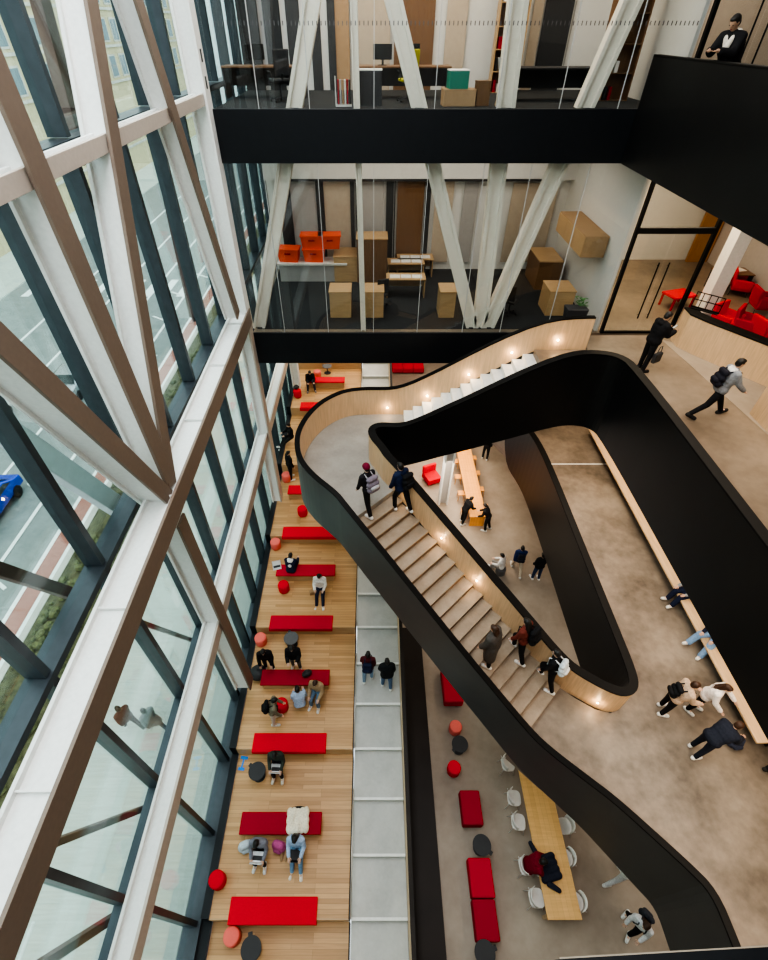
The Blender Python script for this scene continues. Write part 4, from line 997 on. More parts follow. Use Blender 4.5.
for i, (dx, dy) in enumerate(((-0.4, 0), (0.25, 0.1))):
    tag(MB().obox((p.x - 0.2 + dx, p.y + dy, L2 + 0.742), (0.5, 0.34, 0.02), 0.3).build('paper_sheet', M['paper']), ['white paper at the left on the brown table behind the red chairs', 'white paper at the right on the brown table behind the red chairs'][i], 'paper')
gr = empty('wire_rack', (10.55, 14.75, L2 + 1.12), -0.75, 'small black wire grid rack standing on the counter corner', 'rack')
mb = MB()
for i in range(5): mb.box((-0.4 + 0.2 * i - 0.012, -0.01, 0), (-0.4 + 0.2 * i + 0.012, 0.01, 0.5))
for i in range(3): mb.box((-0.4, -0.01, 0.02 + 0.23 * i), (0.4, 0.01, 0.045 + 0.23 * i))
mb.build('grid', M['cap'], gr); MB().box((-0.4, -0.12, 0), (0.4, 0.12, 0.02)).build('base', M['cap'], gr)
p = on_z(680, 293, L2 + 0.5); rt = empty('red_table', (p.x, p.y, L2), 0.3, 'bright red low table in the lobby just right of the door jamb', 'table')
MB().box((-0.5, -0.35, 0.42), (0.5, 0.35, 0.5)).build('top', M['red_bright'], rt, bevel=0.02)
for sx_ in (-1, 1):
    for sy_ in (-1, 1): MB().box((sx_ * 0.44 - 0.03, sy_ * 0.29 - 0.03, 0), (sx_ * 0.44 + 0.03, sy_ * 0.29 + 0.03, 0.42)).build('leg', M['red'], rt)

# ================================================================== PEOPLE
def R3(a): return Matrix.Rotation(a, 3, 'X')
D = math.radians
def joints(pose):
    L = D(pose.get('lean', 2)); hp = D(pose.get('head', 8)); legs = pose.get('legs', ((2, 2), (-2, 2))); arms = pose.get('arms', ((8, 10, 18), (8, 10, 18)))
    tw = D(pose.get('turn', 0))
    J = {}; P = Vector((0, 0, 0)); t = Vector((0, math.sin(L), math.cos(L))); J['t'] = t; J['P'] = P; J['L'] = L
    J['back'] = Vector((0, -math.cos(L), math.sin(L)))
    J['waist'] = P + t * 0.13; J['chest'] = P + t * 0.35; J['neck'] = P + t * 0.52
    hd = Vector((0, math.sin(L * 0.6 + hp * 0.6), math.cos(L * 0.6 + hp * 0.6))); J['head'] = J['neck'] + hd * 0.165
    J['hrot'] = Matrix.Rotation(tw, 3, 'Z') @ R3(-(L * 0.5 + hp))
    for s, n in ((-1, 'l'), (1, 'r')):
        a, k = legs[0 if s < 0 else 1]; sp = pose.get('spread', 4)
        hip = P + Vector((s * 0.092, 0, -0.03)); a, k = D(a), D(k)
        ux = s * math.sin(D(sp))
        kn = hip + Vector((ux, math.sin(a), -math.cos(a))).normalized() * 0.43
        an = kn + Vector((ux * 0.3, math.sin(a - k), -math.cos(a - k))).normalized() * 0.41
        fp = D(pose.get('foot', 0)) + (a - k) * 0.55
        J['hip' + n], J['knee' + n], J['ank' + n] = hip, kn, an
        J['toe' + n] = an + Vector((s * 0.03, 0.17 * math.cos(fp), -0.045 + 0.17 * math.sin(fp)))
        J['heel' + n] = an + Vector((0, -0.05 * math.cos(fp), -0.045 - 0.05 * math.sin(fp)))
        sh = P + t * 0.465 + Vector((s * 0.185, 0, 0)); J['sh' + n] = sh
        f_, o_, e_ = [D(v) for v in arms[0 if s < 0 else 1]]; f_ += L * 0.6
        el = sh + Vector((s * math.sin(o_), math.sin(f_) * math.cos(o_), -math.cos(f_) * math.cos(o_))).normalized() * 0.285
        inw = pose.get('inward', 0.25)
        fd = Vector((-s * inw * math.sin(e_), math.sin(f_ + e_), -math.cos(f_ + e_))).normalized()
        J['el' + n] = el; J['wr' + n] = el + fd * 0.245; J['fd' + n] = fd
    lo = min(J['heell'].z, J['heelr'].z, J['toel'].z, J['toer'].z) - 0.035
    J['low'] = lo
    return J
def shift(J, v):
    for k in J:
        if isinstance(J[k], Vector) and k not in ('t', 'back', 'fdl', 'fdr'): J[k] = J[k] + v
    return J
def torso(mb, J, g, hem=0.0, coat=0.0):
    P, t = J['P'], J['t']; X = Vector((1, 0, 0))
    mb.capsule(P - X * 0.075 - t * 0.0, P + X * 0.075, 0.108 + g, 0.108 + g)
    mb.capsule(J['waist'] - X * 0.065, J['waist'] + X * 0.065, 0.098 + g, 0.098 + g)
    mb.capsule(P + t * 0.25 - X * 0.085, P + t * 0.25 + X * 0.085, 0.106 + g, 0.106 + g)
    mb.capsule(J['chest'] - X * 0.095, J['chest'] + X * 0.095, 0.108 + g, 0.108 + g)
    mb.capsule(P + t * 0.45 - X * 0.13, P + t * 0.45 + X * 0.13, 0.07 + g, 0.07 + g)
    for n in 'lr': mb.capsule(J['sh' + n], J['neck'] - t * 0.02, 0.058 + g * 0.7, 0.055 + g * 0.6)
    if coat:
        for n in 'lr':
            q = J['hip' + n] + (J['knee' + n] - J['hip' + n]) * min(1, coat); mb.capsule(J['hip' + n], q, 0.10 + g, 0.105 + g)
            mb.capsule(P, (q + P) / 2 + (J['kneel'] + J['kneer'] - J['hipl'] - J['hipr']) * 0.25 * min(1, coat), 0.10 + g, 0.11 + g)
def arms_(mb, J, g, upto=1.0):
    for n in 'lr':
        mb.capsule(J['sh' + n], J['el' + n], 0.054 + g, 0.043 + g)
        if upto > 0.5: mb.capsule(J['el' + n], J['el' + n] + (J['wr' + n] - J['el' + n]) * upto, 0.043 + g, 0.034 + g)
def legs_(mb, J, g):
    for n in 'lr':
        mb.capsule(J['hip' + n], J['knee' + n], 0.088 + g, 0.058 + g); mb.capsule(J['knee' + n], J['ank' + n] + (J['knee' + n] - J['ank' + n]) * 0.02, 0.056 + g, 0.042 + g)
def person(label, loc, psi, pose, top, pants, hair='hair_black', shoes=(0.7, 0.7, 0.68), skin=0, scale=1.0, coat=0.0, bulk=0.024, longhair=0.0, hat=None, hood=None, seat=None, group=None, sleeve=0.98, legbulk=0.018):
    """loc is where the feet (standing) or the hips (seat=height above loc.z) are; psi is the heading, 0 = away from the camera, 90 = to its right"""
    J = joints(pose)
    dz = (seat + 0.115) if seat is not None else -J['low']
    if seat is None and pose.get('lift'): dz += 0
    mid = (J['ankl'] + J['ankr']) / 2
    shift(J, Vector((0, (-mid.y if seat is None else 0), dz)))
    t = empty('person', loc, -D(psi), label, 'person', group); t.scale = (scale,) * 3
    hr, hc = J['hrot'], J['head']; h = lambda x, y, z: hc + hr @ Vector((x, y, z))
    mb = MB(); torso(mb, J, 0); arms_(mb, J, 0); legs_(mb, J, 0)
    for n in 'lr':
        mb.capsule(J['ank' + n], J['toe' + n], 0.042, 0.03); mb.capsule(J['ank' + n], J['heel' + n], 0.042, 0.034)
        mb.capsule(J['wr' + n], J['wr' + n] + J['fd' + n] * 0.07, 0.032, 0.036)
    mb.capsule(J['neck'] - J['t'] * 0.03, hc - hr @ Vector((0, 0.01, 0.06)), 0.056, 0.052)
    mb.ell(hc + hr @ Vector((0, -0.005, 0.02)), (0.077, 0.096, 0.102), hr); mb.ell(h(0, 0.022, -0.05), (0.057, 0.066, 0.068), hr)
    mb.capsule(h(0, 0.088, 0.02), h(0, 0.104, -0.018), 0.011, 0.017, n=8, m=3)
    for s in (-1, 1): mb.ell(h(s * 0.078, -0.005, -0.005), (0.012, 0.022, 0.034), hr, n=8, m=6)
    body = mb.build('body', SKIN[skin], t, remesh=0.015)
    # hands: palm plus fingers and thumb joined into the body mesh
    bm = bmesh.new(); bm.from_mesh(body.data); fb = MB(); fb.bm.free(); fb.bm = bm
    for s, n in ((-1, 'l'), (1, 'r')):
        fd = J['fd' + n]; ac = fd.cross(Vector((1, 0, 0)));
        if ac.length < 0.2: ac = fd.cross(Vector((0, 1, 0)))
        ac.normalize(); sd = ac.cross(fd).normalized(); w0 = J['wr' + n] + fd * 0.085
        cur = ac * (0.35 if ac.y < 0 or ac.z > 0 else -0.35); cur = -cur
        for i, ln in enumerate((0.062, 0.075, 0.07, 0.052)):
            a = w0 + sd * (i - 1.5) * 0.020; m1 = a + fd * ln * 0.55 + cur * 0.012; b = m1 + fd * ln * 0.45 + cur * 0.04
            fb.capsule(a, m1, 0.0095, 0.009, n=6, m=2); fb.capsule(m1, b, 0.009, 0.0075, n=6, m=2)
        ths = -s if sd.x > 0 else s
        a = J['wr' + n] + fd * 0.035 + sd * ths * 0.026; m1 = a + fd * 0.03 + sd * ths * 0.028; fb.capsule(a, m1, 0.012, 0.0105, n=6, m=2); fb.capsule(m1, m1 + fd * 0.032 + sd * ths * 0.006, 0.0105, 0.008, n=6, m=2)
    bm.to_mesh(body.data); bm.free()
    for p_ in body.data.polygons: p_.use_smooth = True
    mb = MB(); torso(mb, J, bulk, coat=coat); arms_(mb, J, bulk * 0.75, sleeve)
    mb.capsule(J['neck'] - J['t'] * 0.03, J['neck'] + J['t'] * 0.015, 0.075, 0.07)
    mb.build('jacket', cloth(top), t, remesh=0.02)
    mb = MB(); legs_(mb, J, legbulk); mb.capsule(J['P'] - Vector((0.075, 0, 0)), J['P'] + Vector((0.075, 0, 0)), 0.122, 0.122); mb.build('trousers', cloth(pants), t, remesh=0.02)
    for n in 'lr':
        mb = MB(); mb.capsule(J['heel' + n], J['toe' + n], 0.056, 0.050); mb.capsule(J['ank' + n], J['heel' + n] * 0.5 + J['toe' + n] * 0.5, 0.056, 0.055)
        mb.build('shoe', cloth(shoes), t, remesh=0.016)
    mb = MB(); mb.ell(h(0, -0.022, 0.028), (0.089, 0.099, 0.097), hr); mb.ell(h(0, -0.045, -0.02), (0.082, 0.07, 0.08), hr); mb.ell(h(0, 0.035, 0.085), (0.064, 0.05, 0.032), hr)
    if longhair:
        e = J['neck'] + J['back'] * 0.11 - J['t'] * longhair
        for s in (-1, 0, 1): mb.capsule(h(s * 0.05, -0.05, -0.02), e + Vector((s * 0.06, 0, 0)), 0.055, 0.04)
    mb.build('hair', M[hair], t, remesh=0.014)
    if hat:
        mb = MB(); mb.ell(h(0, -0.014, 0.055), (0.104, 0.116, 0.1), hr); mb.ell(h(0, -0.03, 0.02), (0.103, 0.105, 0.05), hr); mb.build('beanie', cloth(hat), t, remesh=0.016)
    if hood:
        mb = MB(); mb.capsule(J['neck'] + J['back'] * 0.05 - Vector((0.08, 0, 0)), J['neck'] + J['back'] * 0.05 + Vector((0.08, 0, 0)), 0.055, 0.055); mb.capsule(J['neck'] + J['back'] * 0.1 - J['t'] * 0.04 - Vector((0.05, 0, 0)), J['neck'] + J['back'] * 0.1 - J['t'] * 0.04 + Vector((0.05, 0, 0)), 0.06, 0.06)
        for n, s in (('l', -1), ('r', 1)): mb.capsule(J['neck'] + Vector((s * 0.08, 0, 0)) + J['back'] * 0.03, J['neck'] + Vector((s * 0.06, 0, 0)) - J['back'] * 0.085 - J['t'] * 0.04, 0.05, 0.05); mb.capsule(J['neck'] + Vector((s * 0.06, 0, 0)) - J['back'] * 0.085 - J['t'] * 0.04, J['chest'] + Vector((s * 0.03, 0, 0)) - J['back'] * (0.095 + bulk) + J['t'] * 0.03, 0.05, 0.042)
        mb.build('hood', cloth(hood), t, remesh=0.018)
    for s in (-1, 1): MB().ell(h(s * 0.032, 0.083, 0.012), (0.013, 0.008, 0.008), hr, n=8, m=5).build('eye', M['hair_black'], t)
    MB().ell(h(0, 0.086, -0.055), (0.022, 0.007, 0.006), hr, n=8, m=5).build('mouth', M['red_deep'], t)
    t['_'] = 0; del t['_']
    return t, J
def world(t, v): return Matrix.LocRotScale(t.location, t.rotation_euler, t.scale) @ v
def backpack(t, J, col, label, accent=None, sc=1.0, side=0.0):
    b = empty('backpack', t.location, 0, label, 'backpack'); b.rotation_euler = t.rotation_euler; b.scale = t.scale
    tt, bk = J['t'], J['back']; X = Vector((1, 0, 0)); c = J['P'] + tt * 0.27 + bk * 0.22 + X * side
    mb = MB()
    for z in (-0.15, 0, 0.15): mb.capsule(c + tt * z * sc - X * 0.09 * sc, c + tt * z * sc + X * 0.09 * sc, (0.09 if z < 0.1 else 0.075) * sc, (0.09 if z < 0.1 else 0.075) * sc)
    mb.build('sack', cloth(col), b, remesh=0.02)
    mb = MB(); q = c - tt * 0.08 + bk * 0.075; mb.capsule(q - X * 0.07, q + X * 0.07, 0.07, 0.07); mb.build('front_pocket', cloth(accent or col), b, remesh=0.018)
    for s in (-1, 1):
        y = X * s * 0.1
        MB().tube([c + tt * 0.17 + y - bk * 0.05, J['P'] + tt * 0.53 + y + bk * 0.03, J['P'] + tt * 0.50 + y - bk * 0.12, J['P'] + tt * 0.25 + y * 1.4 - bk * 0.14, J['P'] + tt * 0.12 + y * 1.5 + bk * 0.02, c - tt * 0.14 + y - bk * 0.05], 0.018, 6).build('strap', cloth(accent or col), b, smooth=True)
    MB().tube([c + tt * 0.23 - X * 0.03, c + tt * 0.27, c + tt * 0.23 + X * 0.03], 0.009, 6).build('grab_loop', cloth(col), b)
    return b
def laptop(t, J, label, mat='silver', screen='paper', fwd=0.3, up=0.10, rx=0.0):
    b = empty('laptop', world(t, (J['kneel'] + J['kneer']) / 2 * 0.75 + J['P'] * 0.25 + Vector((0, 0, up))), 0, label, 'laptop'); b.rotation_euler = t.rotation_euler
    MB().box((-0.17, -0.12, 0), (0.17, 0.12, 0.018)).build('keyboard_base', M[mat], b, bevel=0.004)
    MB().obox((0, 0.16, 0.10), (0.34, 0.012, 0.22), 0, -0.35).build('lid', M[mat], b)
    MB().obox((0, 0.152, 0.10), (0.31, 0.004, 0.19), 0, -0.35).build('display', M[screen], b)
    MB().box((-0.14, -0.02, 0.018), (0.14, 0.09, 0.021)).build('keys', M['charcoal'], b)
    return b
SIT = dict(lean=8, head=22, legs=((84, 84), (84, 84)), arms=((14, 8, 50), (14, 8, 50)))
SITOUT = dict(lean=2, head=22, legs=((68, 35), (64, 32)), arms=((22, 8, 70), (22, 8, 70)))
WALK = dict(lean=5, head=10, legs=((26, 10), (-20, 18)), arms=((-18, 8, 14), (22, 8, 24)))
UP = dict(lean=10, head=8, legs=((-12, 8), (42, 48)), arms=((4, 8, 14), (-8, 8, 14)))
STAND = dict(lean=2, head=14, legs=((3, 3), (-3, 3)), arms=((2, 8, 30), (2, 8, 15)))
BEND = dict(lean=52, head=5, legs=((6, 12), (-6, 8)), arms=((-8, 8, 38), (-4, 8, 46)))
PHONE = dict(lean=4, head=26, legs=((3, 3), (-4, 4)), arms=((16, 6, 85), (18, 6, 82)))
blk, nav = (0.014, 0.014, 0.016), (0.016, 0.022, 0.05)
def feet(px, py, z): return on_z(px, py, z)
def hips(px, py, z, s): p = on_z(px, py, z + s + 0.1); return Vector((p.x, p.y, z))

# --- grey stair
p = feet(367.5, 679, 0); 
def gstair_z(y): return -17.6 + TR / 3 * math.floor((y - Y0) / (TD / 3))
def on_gstair(px, py):
    z = -16.5
    for _ in range(12): q = on_z(px, py, z); z = gstair_z(q.y)
    return Vector((q.x, q.y, z))
t, J = person('person in maroon and black top with a navy backpack climbing the grey stair', on_gstair(368, 680), 4, dict(UP, legs=((-6, 4), (12, 14))), (0.10, 0.018, 0.022), (0.22, 0.32, 0.45), sleeve=0.98)
backpack(t, J, (0.02, 0.026, 0.06), 'navy backpack on the walker in maroon on the grey stair')
person('person in a puffy black jacket and jeans climbing the grey stair, right of two', on_gstair(386.5, 687), -4, dict(UP, legs=((8, 8), (-6, 4))), (0.018, 0.02, 0.022), (0.10, 0.16, 0.27), bulk=0.05)
# --- tiers
t, J = person('man in black with dark jeans sitting hunched on the far red bench under the office', Vector((-3.5, on_z(329, 382, T(5) + 0.44).y + 0.15, T(5))), 170, dict(SIT, lean=28, spread=12), blk, (0.05, 0.06, 0.08), seat=0.42, hair='hair_black', shoes=(0.2, 0.2, 0.2))
tb = on_z(296, 386, T(5) + 0.6)
bgk = empty('shoulder_bag', (tb.x, tb.y, T(5) + 0.43), 0.3, 'black bag lying on the far red stool', 'bag')
MB().ell((0, 0, 0.10), (0.17, 0.14, 0.11)).build('pouch', M['charcoal'], bgk, smooth=True); MB().tube([(-0.14, 0, 0.12), (-0.05, 0, 0.25), (0.05, 0, 0.25), (0.14, 0, 0.12)], 0.012).build('strap', M['charcoal'], bgk)
person('figure in black half hidden behind the left edge of the landing', feet(291, 479, T(3)), 60, STAND, blk, blk, bulk=0.035)
person('seated figure in black with white shoes farther up behind the landing edge', hips(291, 436, T(4), 0.3), -120, dict(SITOUT), blk, (0.03, 0.03, 0.03), seat=0.32)
t, J = person('student in navy jacket with pale hood sitting on a bench with back turned', hips(291, 570, T(2), 0.43), 8, dict(SIT, lean=18), nav, (0.03, 0.035, 0.06), seat=0.44, hood=(0.75, 0.75, 0.72), bulk=0.034)
em = MB().lathe((0, 0, 0), [(0.075, 0), (0.075, 0.006), (0.06, 0.006), (0.06, 0)], 24).build('round_emblem', M['paper'], t, xf=Matrix.Translation(J['P'] + J['t'] * 0.28 + J['back'] * 0.142) @ J['back'].to_track_quat('Z', 'Y').to_matrix().to_4x4())
lp_ = on_z(277, 567, T(2) + 0.47); b = empty('laptop', (lp_.x, lp_.y, T(2) + 0.44), 0.25, 'open laptop on the left end of the bench by the student in navy', 'laptop')
MB().box((-0.17, -0.12, 0), (0.17, 0.12, 0.018)).build('keyboard_base', M['silver'], b, bevel=0.004); MB().obox((0, 0.15, 0.10), (0.34, 0.012, 0.22), 0, -0.35).build('lid', M['silver'], b); MB().obox((0, 0.142, 0.10), (0.31, 0.004, 0.19), 0, -0.35).build('display', M['paper'], b); MB().box((-0.14, -0.02, 0.018), (0.14, 0.09, 0.021)).build('keys', M['charcoal'], b)
t, J = person('woman in a white top and navy trousers sitting on the right end of the bench', hips(320.5, 585, T(2), 0.43), 182, dict(SITOUT, head=30), (0.74, 0.73, 0.70), (0.022, 0.028, 0.055), seat=0.42, longhair=0.12, bulk=0.03)
hb_ = on_z(313.5, 592, T(2) + 0.1); bb = empty('handbag', (hb_.x, hb_.y, T(2)), 0.3, 'small brown handbag on the wooden tier beside the woman in white', 'bag')
MB().box((-0.16, -0.07, 0), (0.16, 0.07, 0.22)).build('pouch', M['card'], bb, bevel=0.04); MB().tube([(-0.12, 0, 0.2), (-0.06, 0, 0.34), (0.06, 0, 0.34), (0.12, 0, 0.2)], 0.012).build('handle', M['card'], bb)
person('student in a black jacket near the window, leaning over the crowded bench', feet(270, 668, T(1)), 172, dict(STAND, lean=14, head=18), blk, (0.022, 0.022, 0.025), bulk=0.04)
person('student in black with grey trousers standing before the grey side table', feet(297, 667, T(1)), 178, dict(PHONE, head=24), blk, (0.12, 0.12, 0.11), bulk=0.045)
person('student in a tan jacket with light jeans at the right end of the crowded bench', hips(318, 688, T(1), 0.43), 195, dict(SIT, head=28), (0.36, 0.26, 0.16), (0.14, 0.22, 0.32), seat=0.42, hair='hair_brown', bulk=0.034)
t, J = person('standing student in an olive top and pale trousers wearing a black backpack, facing right', feet(275.5, 721, T(1)), 80, dict(STAND, lean=14), (0.20, 0.18, 0.13), (0.52, 0.47, 0.40), shoes=(0.6, 0.58, 0.55))
backpack(t, J, blk, 'black backpack on the standing student in olive')
person('student in a pale blue top with grey trousers crouched beside the red stool', hips(300, 704, T(1), 0.3), -12, dict(SIT, lean=16, head=26, legs=((80, 100), (75, 95)), arms=((0, 8, 60), (0, 8, 60))), (0.36, 0.46, 0.62), (0.13, 0.13, 0.14), seat=0.32)
sb_ = on_z(307, 674, T(1) + 0.5); sb = empty('shoulder_bag', (sb_.x, sb_.y, T(1) + 0.44), 0.5, 'black bag on the bench beside the student in tan', 'bag')
MB().ell((0, 0, 0.11), (0.19, 0.13, 0.12)).build('pouch', M['charcoal'], sb, smooth=True); MB().tube([(-0.14, 0, 0.12), (-0.05, 0, 0.28), (0.05, 0, 0.28), (0.14, 0, 0.12)], 0.012).build('strap', M['charcoal'], sb)
t, J = person('laptop user in a dark camouflage jacket sitting on the bright red cushion', hips(278, 757, T(1), 0.08), 182, dict(SIT, head=32, legs=((74, 74), (74, 74))), (0.045, 0.055, 0.045), (0.02, 0.02, 0.03), seat=0.06, shoes=(0.7, 0.66, 0.6))
laptop(t, J, 'open laptop on the knees of the user in camouflage jacket', 'silver', 'card')
t, J = person('laptop user in a grey-blue jacket with black trousers on the dark red bench', hips(261, 843, T(0), 0.43), 184, dict(SIT, head=30), (0.20, 0.21, 0.25), (0.02, 0.02, 0.022), seat=0.42, shoes=(0.7, 0.7, 0.7))
laptop(t, J, 'open laptop with a white screen on the knees of the user in grey-blue', 'silver', 'paper')
t, J = person('student in light blue shirt and blue jeans with outstretched legs on the dark red bench', hips(297.5, 842, T(0), 0.43), 182, dict(SITOUT, head=20), (0.36, 0.48, 0.66), (0.17, 0.31, 0.48), seat=0.42, longhair=0.1, shoes=(0.8, 0.76, 0.7), bulk=0.03)
laptop(t, J, 'dark tablet on the lap of the student in light blue', 'charcoal', 'screen', up=0.12)
cp = on_z(298, 820, T(0) + 0.5); ctc = empty('coat', (cp.x, cp.y, T(0) + 0.44), 0.05, 'cream coats heaped on the dark red bench', 'coat')
mb = MB()
for i in range(5):
    for j in range(3): mb.ell((-0.24 + 0.12 * i, -0.2 + 0.19 * j, 0.06 + random.uniform(0, 0.05)), (0.1, 0.15, 0.085))
mb.build('quilted_body', cloth((0.74, 0.68, 0.55)), ctc, remesh=0.02); MB().ell((0.0, 0.28, 0.07), (0.22, 0.07, 0.06)).build('fur_collar', M['hair_black'], ctc, smooth=True)
MB().capsule((-0.22, -0.30, 0.07), (-0.14, 0.1, 0.12), 0.06, 0.07).build('sleeve', cloth((0.70, 0.64, 0.52)), ctc, smooth=True)
def floor_bag(px, py, z, col, label, r=0.2):
    q = on_z(px, py, z + 0.15); b = empty('backpack', (q.x, q.y, z), random.uniform(-.4, .4), label, 'backpack')
    mb = MB(); mb.capsule((-0.08, 0, r * 0.75), (0.08, 0, r * 0.75), r * 0.7, r * 0.7); mb.capsule((-0.07, 0, r * 1.5), (0.07, 0, r * 1.5), r * 0.55, r * 0.55); mb.build('sack', cloth(col), b, remesh=0.02)
    mb = MB(); mb.capsule((-0.06, -r * 0.55, r * 0.7), (0.06, -r * 0.55, r * 0.7), r * 0.4, r * 0.4); mb.build('front_pocket', cloth(tuple(c * 0.8 for c in col)), b, remesh=0.018)
floor_bag(245.5, 846, T(0), (0.50, 0.58, 0.64), 'pale blue bag on the floor by the user in grey-blue')
floor_bag(279, 846, T(0), (0.52, 0.12, 0.30), 'pink bag on the floor between the two laptop users')
ph = on_z(284, 857, T(0)); hp_ = empty('shoe_pair', (ph.x, ph.y, T(0)), 0, 'small brown shoes on the floor beside the student in light blue', 'shoes')
for s in (-1, 1): MB().capsule((s * 0.06, -0.07, 0.04), (s * 0.06, 0.09, 0.035), 0.045, 0.038).build('shoe', M['card'], hp_, smooth=True)
# --- ground floor
t, J = person('person in a dark red hooded top sitting at the long oak table', Vector((TX0 - 0.20, ypx(866), L0)), 92, dict(SIT, lean=22, head=20), (0.20, 0.012, 0.025), (0.05, 0.05, 0.06), seat=0.46, hood=(0.20, 0.012, 0.025), bulk=0.045, hair='hair_black')
cj = on_z(547, 868, L0 + 0.8); jk = empty('jacket', (cj.x, cj.y, L0 + 0.74), 0.2, 'dark navy puffer jacket lying on the long oak table', 'jacket')
mb = MB()
for i in range(4): mb.capsule((-0.2, -0.24 + 0.15 * i, 0.09), (0.24, -0.22 + 0.15 * i, 0.10), 0.085, 0.095)
mb.build('quilted_body', cloth((0.022, 0.025, 0.04)), jk, remesh=0.022)
MB().capsule((-0.15, 0.3, 0.08), (-0.22, 0.62, 0.08), 0.08, 0.06).build('sleeve', cloth((0.022, 0.025, 0.04)), jk, smooth=True); MB().capsule((-0.1, -0.34, 0.08), (0.1, -0.52, 0.08), 0.08, 0.06).build('sleeve', cloth((0.022, 0.025, 0.04)), jk, smooth=True)
person('person in a white shirt and pale trousers half under the balustrade edge', feet(612, 876, L0), 75, WALK, (0.72, 0.72, 0.71), (0.55, 0.55, 0.56), hair='hair_brown')
t, J = person('brown-haired person in a white top with a dark bag, bottom right of ground floor', feet(627, 924, L0), -130, dict(STAND, lean=14, legs=((14, 8), (-10, 12))), (0.66, 0.67, 0.70), blk, hair='hair_brown', longhair=0.15)
backpack(t, J, (0.05, 0.055, 0.07), 'dark bag on the brown-haired person at the bottom right')
person('person in black bending over the near end of the amber table, left side', feet(461.5, 523, L0), 62, dict(BEND, lean=26), blk, blk)
person('person in black bending over the near end of the amber table, right side', feet(487, 530, L0), -62, dict(BEND, lean=28), blk, blk)
person('person standing far below at the back of the amber table, legs visible', feet(484.5, 459, L0), 20, STAND, blk, blk)
person('person in a white top half hidden by the stair wall far below', hips(502, 566, L0, 0.45), -60, dict(SIT), (0.70, 0.68, 0.66), (0.3, 0.28, 0.26), seat=0.45)
st_ = hips(502, 566, L0, 0.45); stool_at((st_.x, st_.y, L0), M['grey_top'], 'grey stool under the person in white far below')
t, J = person('person in a navy jacket and beige trousers seen from behind far below', feet(515.5, 572, L0), 6, WALK, (0.02, 0.035, 0.11), (0.52, 0.45, 0.36), bulk=0.04)
backpack(t, J, (0.02, 0.02, 0.03), 'dark backpack on the person in navy far below')
person('person in a black jacket and dark jeans far below, beside the dark guard wall', feet(535, 579, L0), -10, STAND, blk, (0.03, 0.05, 0.11), bulk=0.04)
# --- main staircase
def on_flight(px, py):
    z = (LAND + L1) / 2
    for _ in range(25):
        q = on_z(px, py, z); s = (Vector((q.x, q.y)) - R0).dot(U_); i = max(-1, min(NL - 2, math.floor(s / g_))); z = LAND + rb * (i + 1)
    return Vector((q.x, q.y, z))
t, J = person('student in a maroon beanie and black clothes reaching the top of the lower flight', on_flight(369, 512), -38, UP, (0.022, 0.02, 0.024), (0.018, 0.018, 0.02), hat=(0.17, 0.012, 0.035), scale=1.04)
backpack(t, J, (0.20, 0.17, 0.21), 'grey-purple backpack worn by the student in the maroon beanie', (0.42, 0.40, 0.42), 1.1)
t, J = person('student in a navy jacket beside the maroon beanie, close to the wood wall', on_flight(402.5, 511), -40, dict(UP, legs=((20, 24), (-14, 10))), (0.014, 0.022, 0.06), (0.016, 0.016, 0.02), scale=1.04, bulk=0.04)
backpack(t, J, blk, 'black backpack worn by the student in the navy jacket on the stair', None, 1.1, 0.06)
person('woman with long dark hair in a long grey-brown coat on the lower flight', on_flight(487, 662), -50, dict(UP, legs=((-4, 4), (18, 20))), (0.085, 0.075, 0.068), (0.03, 0.03, 0.03), longhair=0.3, coat=0.95, bulk=0.06, hair='hair_brown', scale=1.02)
t, J = person('person in a rust red jacket climbing the lower flight with a black bag', on_flight(517, 656), -42, UP, (0.17, 0.04, 0.03), blk, hair='hair_black', longhair=0.12, scale=1.04)
backpack(t, J, blk, 'big black bag on the person in rust red', None, 1.15, 0.08)
t, J = person('person in black with white shoes near the foot of the stair', on_flight(545, 684), -48, UP, blk, blk, scale=1.02, shoes=(0.8, 0.8, 0.78))
backpack(t, J, (0.60, 0.66, 0.70), 'pale white backpack on the person near the stair foot', (0.7, 0.72, 0.74), 1.05)
# --- middle floor
t, J = person('person in a beige jacket and black trousers greeting the woman in white', feet(660, 710, L1), 95, dict(STAND, lean=16, arms=((24, 8, 40), (14, 10, 40))), (0.52, 0.38, 0.28), blk, hair='hair_brown', bulk=0.045)
backpack(t, J, blk, 'black backpack on the person in beige', None, 0.95)
t, J = person('woman in a white jacket facing the person in beige on the middle floor', feet(690, 708, L1), 140, dict(STAND, lean=14, arms=((30, 22, 20), (10, 10, 30))), (0.78, 0.72, 0.68), blk, hair='hair_brown', longhair=0.18, bulk=0.04)
t, J = person('person in dark navy leaning forward beside the pair on the middle floor', feet(692, 752, L1), 75, dict(BEND, lean=50), (0.02, 0.024, 0.038), (0.02, 0.024, 0.036), bulk=0.05, hair='hair_brown')
floor_bag(735, 742, L1 + 0.0, (0.05, 0.06, 0.10), 'dark blue bag in front of the leaning person in navy')
person('person in dark navy trousers with white shoes sitting on the wooden bench, upper of two', Vector((10.12, 8.6, L1)), -100, dict(SIT, legs=((80, 62), (84, 70))), (0.25, 0.27, 0.30), (0.018, 0.025, 0.06), seat=0.48, hood=(0.3, 0.32, 0.34), legbulk=0.035)
person('person in light blue jeans and white shoes sitting on the wooden bench, lower of two', Vector((10.12, 7.1, L1)), -112, dict(SIT, legs=((76, 55), (84, 62)), spread=14), nav, (0.22, 0.36, 0.58), seat=0.48, legbulk=0.045)
person('person in black whose shoe shows at the right edge below the bench end', feet(772, 762, L1), 80, WALK, blk, blk, shoes=(0.03, 0.03, 0.03))
